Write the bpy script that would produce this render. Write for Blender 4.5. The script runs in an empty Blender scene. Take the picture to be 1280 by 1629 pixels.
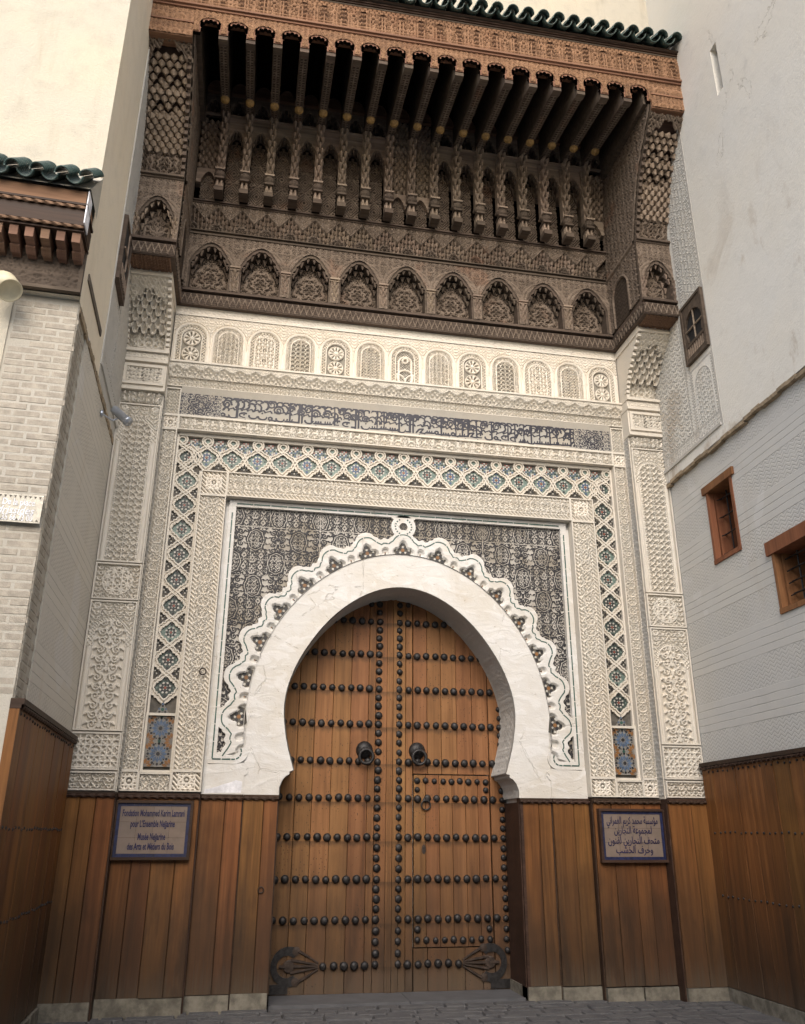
import bpy, math, random
import numpy as np
from mathutils import Vector, Matrix
rnd = random.Random(7)
R = math.radians
scn = bpy.context.scene
# ------------------------------------------------------------------ camera
cam_d = bpy.data.cameras.new('camera'); cam = bpy.data.objects.new('camera', cam_d)
scn.collection.objects.link(cam); scn.camera = cam
cam_d.sensor_fit = 'VERTICAL'; cam_d.sensor_height = 36.0
cam_d.lens = 1330/1629*36
cam_d.clip_start = .05; cam_d.clip_end = 400
YAW, TILT, ROLL = R(10.520), R(21.027), R(0.263)
cam.location = (-1.7554, -9.3, 1.6)
_f = Vector((math.sin(YAW)*math.cos(TILT), math.cos(YAW)*math.cos(TILT), math.sin(TILT)))
_r = Vector((math.cos(YAW), -math.sin(YAW), 0)); _u = _r.cross(_f)
_r2 = _r*math.cos(ROLL)+_u*math.sin(ROLL); _u2 = -_r*math.sin(ROLL)+_u*math.cos(ROLL)
cam.rotation_euler = Matrix((_r2, _u2, -_f)).transposed().to_euler()
# ------------------------------------------------------------------ world and sun (open shade under a bright sky)
SUN_EL, SUN_ROT = R(36), R(191)
w = bpy.data.worlds.new('World'); scn.world = w; w.use_nodes = True
nt = w.node_tree; nt.nodes.clear()
sky = nt.nodes.new('ShaderNodeTexSky'); sky.sky_type = 'NISHITA'; sky.sun_disc = False
sky.sun_elevation = SUN_EL; sky.sun_rotation = SUN_ROT; sky.air_density = 1.0; sky.dust_density = 3.0; sky.ozone_density = 0.6
bg = nt.nodes.new('ShaderNodeBackground'); bg.inputs['Strength'].default_value = 0.15
wo = nt.nodes.new('ShaderNodeOutputWorld')
nt.links.new(sky.outputs[0], bg.inputs[0]); nt.links.new(bg.outputs[0], wo.inputs[0])
sl = bpy.data.lights.new('sun', 'SUN'); sl.energy = 1.35; sl.angle = R(60); sl.color = (1.0, .985, .965)
so = bpy.data.objects.new('sun', sl); scn.collection.objects.link(so)
# direction towards the sun: in front of the portal, to the left and high
sd = Vector((math.sin(SUN_ROT)*math.cos(SUN_EL), math.cos(SUN_ROT)*math.cos(SUN_EL), math.sin(SUN_EL)))
so.rotation_euler = sd.to_track_quat('Z', 'Y').to_euler(); so.location = sd*30
scn.view_settings.view_transform = 'Standard'; scn.view_settings.look = 'None'
scn.view_settings.exposure = 0.78; scn.view_settings.gamma = 1.0
scn.cycles.max_bounces = 6; scn.cycles.diffuse_bounces = 4
COL = scn.collection

# ------------------------------------------------------------------ materials
class NT:
    def __init__(s, name):
        s.m = bpy.data.materials.new(name); s.m.use_nodes = True; s.t = s.m.node_tree
        s.bsdf = s.t.nodes['Principled BSDF']; s.pos = s.t.nodes.new('ShaderNodeNewGeometry').outputs['Position']
    def n(s, typ, **kw):
        nd = s.t.nodes.new(typ)
        for k, v in kw.items(): setattr(nd, k, v)
        return nd
    def l(s, a, b): s.t.links.new(a, b)
    def put(s, sock, v):
        if hasattr(v, 'is_output'): s.l(v, sock)
        else: sock.default_value = v
    def math(s, op, a, b=0.0, c=0.0, clamp=False):
        nd = s.n('ShaderNodeMath', operation=op); nd.use_clamp = clamp
        for i, v in enumerate((a, b, c)): s.put(nd.inputs[i], v)
        return nd.outputs[0]
    def scale(s, v, sc):
        nd = s.n('ShaderNodeVectorMath', operation='MULTIPLY'); s.put(nd.inputs[0], v); nd.inputs[1].default_value = sc
        return nd.outputs[0]
    def noise(s, vec, scale=5, detail=4, rough=.55, dist=0.0):
        nd = s.n('ShaderNodeTexNoise'); s.l(vec, nd.inputs['Vector'])
        nd.inputs['Scale'].default_value = scale; nd.inputs['Detail'].default_value = detail
        nd.inputs['Roughness'].default_value = rough; nd.inputs['Distortion'].default_value = dist
        return nd.outputs[0]
    def ramp(s, fac, stops):
        nd = s.n('ShaderNodeValToRGB'); s.put(nd.inputs[0], fac); e = nd.color_ramp.elements
        while len(e) < len(stops): e.new(.5)
        for i, (p, c) in enumerate(stops):
            e[i].position = p; e[i].color = (*c, 1) if len(c) == 3 else c
        return nd.outputs[0]
    def step(s, v, a, b):
        nd = s.n('ShaderNodeMapRange'); nd.interpolation_type = 'SMOOTHSTEP'
        s.put(nd.inputs[0], v); nd.inputs[1].default_value = a; nd.inputs[2].default_value = b
        return nd.outputs[0]
    def mix(s, fac, a, b, mode='MIX'):
        nd = s.n('ShaderNodeMix', data_type='RGBA', blend_type=mode); s.put(nd.inputs[0], fac)
        for i, v in ((6, a), (7, b)):
            if hasattr(v, 'is_output'): s.l(v, nd.inputs[i])
            else: nd.inputs[i].default_value = (*v, 1)
        return nd.outputs[2]
    def sep(s, v):
        nd = s.n('ShaderNodeSeparateXYZ'); s.l(v, nd.inputs[0]); return nd.outputs
    def rand(s): return s.n('ShaderNodeObjectInfo').outputs['Random']
    def attr(s, name): return s.n('ShaderNodeAttribute', attribute_name=name).outputs['Fac']
    def bump(s, h, dist=.01, strength=.6):
        nd = s.n('ShaderNodeBump'); nd.inputs['Distance'].default_value = dist; nd.inputs['Strength'].default_value = strength
        s.l(h, nd.inputs['Height']); s.l(nd.outputs[0], s.bsdf.inputs['Normal'])
    def fin(s, col, rough=.8, metal=0.0, spec=.3):
        s.put(s.bsdf.inputs['Base Color'], col if hasattr(col, 'is_output') else (*col, 1))
        s.put(s.bsdf.inputs['Roughness'], rough); s.bsdf.inputs['Metallic'].default_value = metal
        s.bsdf.inputs['Specular IOR Level'].default_value = spec
        return s.m

def m_plaster(name, base, warm, mott=.5, grime=.0, fine=.004):
    t = NT(name)
    big = t.noise(t.pos, .9, 5, .6); mid = t.noise(t.pos, 5, 5, .6); sm = t.noise(t.pos, 60, 3)
    c = t.mix(t.step(big, .35, .7), base, warm)
    c = t.mix(t.math('MULTIPLY', t.step(mid, .45, .75), mott), c, tuple(x*.8 for x in base))
    c = t.mix(t.math('MULTIPLY', t.step(sm, .3, .7), .18), c, tuple(min(1, x*1.18) for x in base))
    if grime:
        st = t.noise(t.scale(t.pos, (3.0, 3.0, .35)), 1.6, 5, .65)
        c = t.mix(t.math('MULTIPLY', t.step(st, .52, .78), grime), c, (base[0]*.62, base[1]*.55, base[2]*.45))
    t.bump(t.math('ADD', sm, t.math('MULTIPLY', mid, 1.5)), fine, .5)
    return t.fin(c, .92, 0, .15)

M = {}
M['stucco'] = m_plaster('carved_stucco', (.615, .575, .505), (.63, .57, .48), .45)
def m_white():
    t = NT('whitewashed_plaster'); big = t.noise(t.pos, 1.3, 6, .65); mid = t.noise(t.pos, 6, 5, .65); sm = t.noise(t.pos, 55, 3)
    tro = t.noise(t.scale(t.pos, (1, 1, 2.2)), 3.2, 4, .5, 1.2)
    c = t.mix(t.step(big, .38, .66), (.635, .62, .59), (.59, .555, .495))
    c = t.mix(t.math('MULTIPLY', t.step(tro, .56, .60), .30), c, (.77, .765, .76))
    c = t.mix(t.math('MULTIPLY', t.step(mid, .60, .76), .45), c, (.52, .46, .37))
    st = t.noise(t.scale(t.pos, (4, 4, .5)), 1.4, 5, .65); c = t.mix(t.math('MULTIPLY', t.step(st, .57, .78), .35), c, (.47, .41, .32))
    vo = t.n('ShaderNodeTexVoronoi', feature='DISTANCE_TO_EDGE'); t.l(t.pos, vo.inputs['Vector']); vo.inputs['Scale'].default_value = 1.9
    wob = t.math('ADD', vo.outputs['Distance'], t.math('MULTIPLY', t.math('SUBTRACT', mid, .5), .16))
    crack = t.math('MULTIPLY', t.step(t.math('ABSOLUTE', wob), .007, .001), t.step(t.noise(t.pos, 1.1, 2), .47, .55))
    c = t.mix(t.math('MULTIPLY', crack, .30), c, (.38, .33, .26))
    pit = t.step(t.noise(t.pos, 34, 2), .70, .74); c = t.mix(t.math('MULTIPLY', pit, .5), c, (.45, .38, .30))
    t.bump(t.math('SUBTRACT', t.math('ADD', t.math('MULTIPLY', tro, 1.6), t.math('MULTIPLY', sm, .3)), t.math('ADD', crack, pit)), .012, .55)
    return t.fin(c, .9, 0, .15)
M['stucco_white'] = m_white()
M['cream'] = m_plaster('cream_render', (.50, .465, .39), (.545, .49, .385), .55, .50, .014)
M['beige'] = m_plaster('beige_render', (.72, .645, .52), (.73, .64, .495), .35, .2, .01)
M['stucco_grey'] = m_plaster('grey_stucco', (.47, .455, .425), (.48, .455, .41), .5)  # greyer stucco for the pilaster cheeks, arch reveal and side panels

def m_scored(name, base, warm, sgn, grime):
    """render scored with groups of level lines and with zigzag bands"""
    t = NT(name)
    x, y, z = t.sep(t.pos)
    big = t.noise(t.pos, .8, 5, .6); mid = t.noise(t.pos, 4, 5, .65); sm = t.noise(t.pos, 50, 3)
    zw = t.math('ADD', z, t.math('MULTIPLY', t.math('SUBTRACT', mid, .5), .02))
    fz = t.math('FRACT', t.math('DIVIDE', t.math('SUBTRACT', zw, 2.36), .64))
    zone = t.math('LESS_THAN', fz, .5)
    ln = t.math('ABSOLUTE', t.math('SUBTRACT', t.math('FRACT', t.math('DIVIDE', t.math('SUBTRACT', zw, 2.36), .08)), .5))
    line = t.math('MULTIPLY', t.step(ln, .42, .49), t.math('SUBTRACT', 1.0, zone))
    tri = t.math('PINGPONG', t.math('MULTIPLY', y, 1.0), .055)
    zz = t.math('ABSOLUTE', t.math('SUBTRACT', t.math('FRACT', t.math('DIVIDE', t.math('ADD', zw, t.math('MULTIPLY', tri, .7)), .042)), .5))
    zig = t.math('MULTIPLY', t.step(zz, .30, .46), zone)
    wear = t.step(t.noise(t.pos, 1.7, 4, .6), .38, .55)
    groove = t.math('MULTIPLY', t.math('ADD', line, t.math('MULTIPLY', zig, .7)), t.math('ADD', .35, t.math('MULTIPLY', wear, .65)))
    c = t.mix(t.step(big, .3, .7), base, warm)
    c = t.mix(t.math('MULTIPLY', t.step(mid, .5, .8), .35), c, tuple(v*.82 for v in base))
    pa = t.noise(t.pos, .75, 3, .5, .8); c = t.mix(t.math('MULTIPLY', t.step(pa, .585, .605), .30), c, (.66, .655, .65))
    if grime:
        st = t.noise(t.scale(t.pos, (2.5, 2.5, .5)), 1.2, 5, .65)
        c = t.mix(t.math('MULTIPLY', t.step(st, .55, .8), grime), c, (base[0]*.75, base[1]*.62, base[2]*.48))
    c = t.mix(t.math('MULTIPLY', groove, .5), c, tuple(v*.45 for v in base))
    t.bump(t.math('SUBTRACT', t.math('MULTIPLY', sm, .3), groove), .006, .7)
    return t.fin(c, .92, 0, .15)
M['scored_right'] = m_scored('scored_render_grey', (.545, .54, .52), (.56, .545, .505), 1, .3)
M['scored_left'] = m_scored('scored_render_beige', (.60, .565, .50), (.62, .575, .495), -1, .3)

def m_oldwall():
    t = NT('old_render_pale')
    big = t.noise(t.pos, .55, 6, .6); mid = t.noise(t.pos, 3, 6, .65); sm = t.noise(t.pos, 45, 3)
    c = t.mix(t.step(big, .35, .68), (.71, .695, .65), (.72, .69, .62))
    x, y, z = t.sep(t.pos)
    st = t.noise(t.scale(t.pos, (1.2, 1.2, .6)), 1.3, 7, .7, .6)
    low = t.step(z, 9.5, 6.2)
    c = t.mix(t.math('MULTIPLY', t.math('MULTIPLY', t.step(st, .52, .66), low), .7), c, (.40, .325, .245))
    c = t.mix(t.math('MULTIPLY', t.step(mid, .55, .8), .4), c, (.43, .425, .41))
    vo = t.n('ShaderNodeTexVoronoi', feature='DISTANCE_TO_EDGE'); t.l(t.scale(t.pos, (1, 1, .55)), vo.inputs['Vector']); vo.inputs['Scale'].default_value = .55
    wob = t.math('ADD', vo.outputs['Distance'], t.math('MULTIPLY', t.math('SUBTRACT', mid, .5), .28))
    crack = t.math('MULTIPLY', t.step(t.math('ABSOLUTE', wob), .004, .0005), t.step(t.noise(t.pos, .8, 2), .54, .60))
    c = t.mix(t.math('MULTIPLY', crack, .45), c, (.30, .26, .21))
    t.bump(t.math('SUBTRACT', t.math('ADD', t.math('MULTIPLY', sm, .25), mid), crack), .018, .5)
    return t.fin(c, .93, 0, .12)
M['oldwall'] = m_oldwall()

def m_wood(name, c0, c1, c2, scale=1.0, axis='z', damp=0.0, spread=.25, rough=.6, pits=0.0, rndv=.35, spec=.2):
    t = NT(name)
    k = {'z': (14, 14, .55), 'x': (.55, 14, 14), 'y': (14, .55, 14)}[axis]
    rn = t.rand()
    off = t.n('ShaderNodeCombineXYZ'); t.l(t.math('MULTIPLY', rn, 37.0), off.inputs[0]); t.l(t.math('MULTIPLY', rn, 11.0), off.inputs[2])
    ad = t.n('ShaderNodeVectorMath', operation='ADD'); t.l(t.pos, ad.inputs[0]); t.l(off.outputs[0], ad.inputs[1])
    p = ad.outputs[0]
    g = t.noise(t.scale(p, k), 1.0*scale, 6, .62, .35); g2 = t.noise(t.scale(p, tuple(v*4 for v in k)), 1.0*scale, 4, .6)
    blot = t.noise(t.pos, 1.6, 4, .6)
    f = t.math('ADD', t.math('MULTIPLY', g, .75), t.math('MULTIPLY', g2, .25))
    c = t.ramp(f, [(.28, c0), (.5, c1), (.74, c2)])
    v = t.math('ADD', 1.0-rndv*.5, t.math('MULTIPLY', rn, rndv))
    hv = t.n('ShaderNodeHueSaturation'); t.l(c, hv.inputs['Color']); t.l(v, hv.inputs['Value'])
    t.l(t.math('ADD', .49, t.math('MULTIPLY', t.math('FRACT', t.math('MULTIPLY', rn, 7.3)), .016)), hv.inputs['Hue']); c = hv.outputs[0]
    c = t.mix(t.math('MULTIPLY', t.step(blot, .45, .72), spread), c, c0)
    if damp:
        x, y, z = t.sep(t.pos)
        e = t.noise(t.scale(p, (5, 5, .8)), 1.0, 5, .65)
        hh = t.math('ADD', z, t.math('MULTIPLY', t.math('SUBTRACT', e, .5), 1.7))
        c = t.mix(t.math('MULTIPLY', t.step(hh, 2.0, .25), damp), c, (.034, .025, .018))
        c = t.mix(t.math('MULTIPLY', t.step(t.math('ADD', z, t.math('MULTIPLY', t.math('SUBTRACT', g2, .5), .6)), .42, .05), damp*.6), c, (.10, .085, .065))
        bl = t.noise(t.scale(p, (2.2, 2.2, .55)), 1.5, 5, .6); c = t.mix(t.math('MULTIPLY', t.math('MULTIPLY', t.step(bl, .52, .66), t.step(z, 1.7, .5)), damp*.75), c, (.030, .020, .014))
        sc_ = t.math('MULTIPLY', t.step(g2, .70, .80), t.step(t.noise(t.scale(p, (9, 9, 1.5)), 1.3, 3), .55, .68))
        c = t.mix(t.math('MULTIPLY', sc_, .35), c, (.30, .21, .13))
    if pits:
        x, y, z = t.sep(t.pos); fr = t.math('ABSOLUTE', t.math('SUBTRACT', t.math('FRACT', t.math('DIVIDE', t.math('ADD', z, .15), .4165)), .0))
        row = t.step(t.math('ADD', t.math('ABSOLUTE', t.math('SUBTRACT', fr, .98)), t.math('MULTIPLY', t.math('SUBTRACT', t.noise(t.scale(t.pos, (9, 9, 3)), 1.5, 4), .5), .35)), .16, .0)
        c = t.mix(t.math('MULTIPLY', row, .6), c, (.045, .026, .014))
        vo = t.n('ShaderNodeTexVoronoi'); t.l(t.scale(t.pos, (1, 1, .6)), vo.inputs['Vector']); vo.inputs['Scale'].default_value = 38
        pt = t.math('MULTIPLY', t.step(vo.outputs['Distance'], .20, .11), t.step(t.noise(t.pos, 2.2, 3), .46, .58))
        c = t.mix(t.math('MULTIPLY', pt, pits), c, (.02, .014, .010))
    t.bump(f, .006, .45)
    rr = t.math('ADD', rough-.1, t.math('MULTIPLY', g, .25))
    return t.fin(c, rr, 0, spec)
M['dado'] = m_wood('oiled_cedar_planks', (.065, .028, .010), (.175, .075, .023), (.275, .124, .039), 1, 'z', .72, .45, .5, 0, .34)
M['door'] = m_wood('door_cedar', (.110, .050, .019), (.232, .112, .043), (.310, .160, .066), 1, 'z', .70, .30, .55, .95, .12)
M['wood_dark'] = m_wood('weathered_cedar', (.048, .036, .027), (.098, .074, .056), (.155, .119, .091), 1.2, 'x', 0, .45, .8, 0, .2)
M['wood_mid'] = m_wood('carved_cedar', (.125, .094, .070), (.275, .212, .160), (.43, .338, .262), 1.2, 'x', 0, .40, .8, 0, .25)
M['wood_brown'] = m_wood('brown_cedar', (.12, .068, .044), (.20, .118, .077), (.27, .165, .11), 1.2, 'x', 0, .35, .8, 0, .3)
M['wood_red'] = m_wood('red_cedar', (.115, .060, .036), (.22, .120, .072), (.33, .19, .117), 1.0, 'x', 0, .30, .75, 0, .15)
M['wood_black'] = m_wood('bay_shade_cedar', (.006, .004, .0035), (.011, .008, .006), (.020, .014, .010), 1, 'y', 0, .4, .95, 0, .2, .01)  # near-black colour stands in for deep shade in the canopy bays
M['wood_trim'] = m_wood('dark_trim_wood', (.022, .013, .009), (.045, .026, .017), (.075, .045, .03), 1, 'x', 0, .3, .55, 0, .2)
M['wood_window'] = m_wood('window_wood', (.13, .055, .025), (.22, .095, .042), (.30, .14, .065), 1, 'z', 0, .3, .6, 0, .2)

def m_simple(name, col, rough=.5, metal=0.0, var=.25, scale=8, spec=.5, bumpd=.002):
    t = NT(name); n = t.noise(t.pos, scale, 5, .6)
    c = t.mix(t.step(n, .3, .7), tuple(v*(1-var) for v in col), tuple(min(1, v*(1+var)) for v in col))
    t.bump(t.noise(t.pos, scale*8, 3), bumpd, .5)
    return t.fin(c, rough, metal, spec)
M['iron'] = m_simple('blackened_iron', (.021, .019, .019), .5, .3, .6, 30)
M['iron_rust'] = m_simple('rusty_iron', (.045, .03, .022), .6, .3, .4, 20)
M['gold'] = m_simple('faded_gilding', (.36, .22, .075), .6, 0, .35, 30)
M['hole'] = m_simple('dark_interior', (.012, .011, .011), .9, 0, .2)
M['t_black'] = m_simple('black_glaze', (.016, .015, .017), .5, 0, .4, 12)
M['t_white'] = m_simple('ivory_glaze', (.46, .44, .39), .5, 0, .2, 12)
M['t_blue'] = m_simple('blue_glaze', (.050, .078, .165), .5, 0, .35, 20)
M['t_green'] = m_simple('green_glaze', (.024, .072, .056), .5, 0, .4, 14)
M['t_sea'] = m_simple('sea_glaze', (.045, .066, .057), .5, 0, .4, 14)
M['t_aqua'] = m_simple('pale_green_glaze', (.13, .18, .155), .5, 0, .3, 14)
M['t_sky'] = m_simple('light_blue_glaze', (.075, .115, .185), .5, 0, .3, 20)
M['t_ochre'] = m_simple('ochre_glaze', (.20, .090, .026), .5, 0, .3, 20)
M['t_red'] = m_simple('red_tile', (.22, .055, .035), .4, 0, .3, 20)
M['t_bed'] = m_simple('dark_grout', (.11, .10, .085), .9, 0, .3, 12)  # dark bed colour between the mosaic tiles
M['t_joint'] = m_simple('tile_joint_plaster', (.20, .19, .17), .8, 0, .2, 14)
M['steel'] = m_simple('camera_shell', (.42, .45, .50), .3, .6, .1)
M['lamp'] = m_simple('cream_lamp_paint', (.62, .55, .38), .45, 0, .1)
M['plinth'] = m_simple('tufa_plinth', (.17, .155, .125), .9, 0, .35, 9, .2, .01)
M['slab'] = m_simple('threshold_stone', (.10, .10, .105), .55, 0, .15, 5, .4, .003)
M['brick'] = m_simple('pale_brick', (.375, .335, .275), .92, 0, .16, 14, .15, .008)
M['mortar'] = m_plaster('lime_mortar', (.46, .43, .37), (.42, .385, .32), .4, .2, .01)
M['sign_metal'] = m_simple('pierced_plate', (.36, .34, .29), .5, .5, .25, 30)
M['sign_white'] = m_simple('white_backing', (.75, .75, .78), .6)
M['ink_blue'] = m_simple('cobalt_lettering', (.014, .012, .055), .5, 0, .2)
M['tile_cobalt'] = m_simple('cobalt_border_tile', (.013, .018, .060), .45, 0, .3, 20)
def m_plaque():
    t = NT('plaque_tile'); n = t.noise(t.pos, 9, 5, .65); n2 = t.noise(t.pos, 30, 4)
    c = t.mix(t.step(n, .35, .65), (.205, .155, .122), (.17, .13, .102))
    c = t.mix(t.math('MULTIPLY', t.step(n2, .6, .75), .5), c, (.18, .12, .09))
    rn = t.rand(); c = t.mix(t.math('MULTIPLY', rn, .35), c, (.22, .185, .165))
    return t.fin(c, .35, 0, .4)
M['plaque'] = m_plaque()
def m_roof():
    t = NT('green_glazed_tile'); n = t.noise(t.pos, 7, 5, .65); n2 = t.noise(t.pos, 28, 4); rn = t.rand()
    c = t.mix(t.step(n, .3, .7), (.024, .052, .045), (.055, .095, .084))
    c = t.mix(t.math('MULTIPLY', t.step(n2, .55, .72), .85), c, (.17, .175, .15))
    c = t.mix(t.math('MULTIPLY', rn, .3), c, (.012, .03, .03))
    t.bump(n2, .004, .6); return t.fin(c, t.math('ADD', .25, t.math('MULTIPLY', n2, .4)), 0, .5)
M['roof'] = m_roof()
def m_excised(name, light, dark, c2):
    """black glazed tile with the ground chipped away: the glaze sits on the raised pattern"""
    t = NT(name); n = t.noise(t.pos, 2.2, 4, .6); sm = t.noise(t.pos, 45, 3)
    lg = t.mix(t.step(n, .42, .62), light, c2)
    k = t.step(t.math('ADD', t.attr('ink'), t.math('MULTIPLY', t.math('SUBTRACT', sm, .5), .35)), .38, .58)
    c = t.mix(k, lg, dark)
    return t.fin(c, t.math('SUBTRACT', .85, t.math('MULTIPLY', k, .35)), 0, .35)
M['excised'] = m_excised('excised_black_tile', (.43, .405, .365), (.020, .019, .022), (.27, .24, .195))
M['script'] = m_excised('inscription_tile', (.36, .345, .31), (.024, .024, .035), (.38, .345, .29))
def m_carved(name, c0, c1, c2, ground, k=.8):
    """carved cedar: pale on the raised relief, darker in the low ground, mixed by height"""
    t = NT(name); g = t.noise(t.scale(t.pos, (1.2, 9, 9)), 1.2, 5, .6); big = t.noise(t.pos, 1.4, 4, .6); sm = t.noise(t.pos, 40, 3)
    c = t.ramp(t.math('ADD', t.math('MULTIPLY', g, .6), t.math('MULTIPLY', sm, .4)), [(.3, c0), (.5, c1), (.72, c2)])
    c = t.mix(t.math('MULTIPLY', t.step(big, .56, .72), .5), c, (.20, .095, .055))
    m = t.math('MULTIPLY', t.step(t.math('ADD', t.attr('ink'), t.math('MULTIPLY', t.math('SUBTRACT', sm, .5), .5)), .65, .2), k)
    c = t.mix(m, c, ground)
    t.bump(sm, .004, .5); return t.fin(c, .8, 0, .15)
M['wood_carved'] = m_carved('two_tone_carved_cedar', (.088, .067, .052), (.165, .127, .098), (.255, .202, .158), (.028, .020, .015))
M['frieze_carved'] = m_carved('two_tone_red_cedar', (.13, .076, .049), (.25, .142, .082), (.37, .218, .132), (.055, .028, .018), .75)
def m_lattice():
    t = NT('two_tone_lattice'); sm = t.noise(t.pos, 40, 3); n = t.noise(t.pos, 4, 4)
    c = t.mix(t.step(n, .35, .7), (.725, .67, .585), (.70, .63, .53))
    c = t.mix(t.math('MULTIPLY', t.step(t.math('ADD', t.attr('ink'), t.math('MULTIPLY', t.math('SUBTRACT', sm, .5), .4)), .42, .15), .85), c, (.17, .16, .135))  # colour turns darker where the relief height is low
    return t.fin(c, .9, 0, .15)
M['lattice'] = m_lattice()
def m_paving():
    t = NT('paving_stone'); n = t.noise(t.pos, 6, 6, .7); n2 = t.noise(t.pos, 55, 4, .7); rn = t.rand()
    c = t.mix(t.step(n, .3, .7), (.075, .076, .082), (.125, .122, .122))
    c = t.mix(t.math('MULTIPLY', t.step(n2, .5, .7), .5), c, (.17, .165, .16))
    c = t.mix(t.math('MULTIPLY', rn, .35), c, (.07, .066, .066))
    t.bump(t.math('ADD', n, n2), .012, .8); return t.fin(c, .8, 0, .3)
M['paving'] = m_paving()
M['square'] = m_simple('pale_bounce_ground', (.27, .27, .265), .9, 0, .2, 3, .1)  # pale tone picked to bounce light up under the canopy
M['joint'] = m_simple('paving_joint', (.07, .068, .066), .95, 0, .3, 12, .1)
M['ledge'] = m_simple('ledge_earth', (.30, .235, .16), .95, 0, .3, 9, .1, .02)
M['timber'] = m_simple('grey_timber', (.12, .10, .08), .9, 0, .35, 9, .2, .01)
# ------------------------------------------------------------------ mesh helpers
def link(o, parent=None):
    COL.objects.link(o)
    if parent is not None: o.parent = parent
    return o
def tag(o, label=None, cat=None, group=None, kind=None):
    if label: o['label'] = label
    if cat: o['category'] = cat
    if group: o['group'] = group
    if kind: o['kind'] = kind
    return o
def empty(name, label=None, cat=None, group=None, parent=None, kind=None):
    o = bpy.data.objects.new(name, None); link(o, parent); return tag(o, label, cat, group, kind)
def put(name, me, parent=None, loc=None, rz=0.0):
    o = bpy.data.objects.new(name, me); link(o, parent)
    if loc is not None: o.location = loc
    if rz: o.rotation_euler.z = rz
    return o

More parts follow.
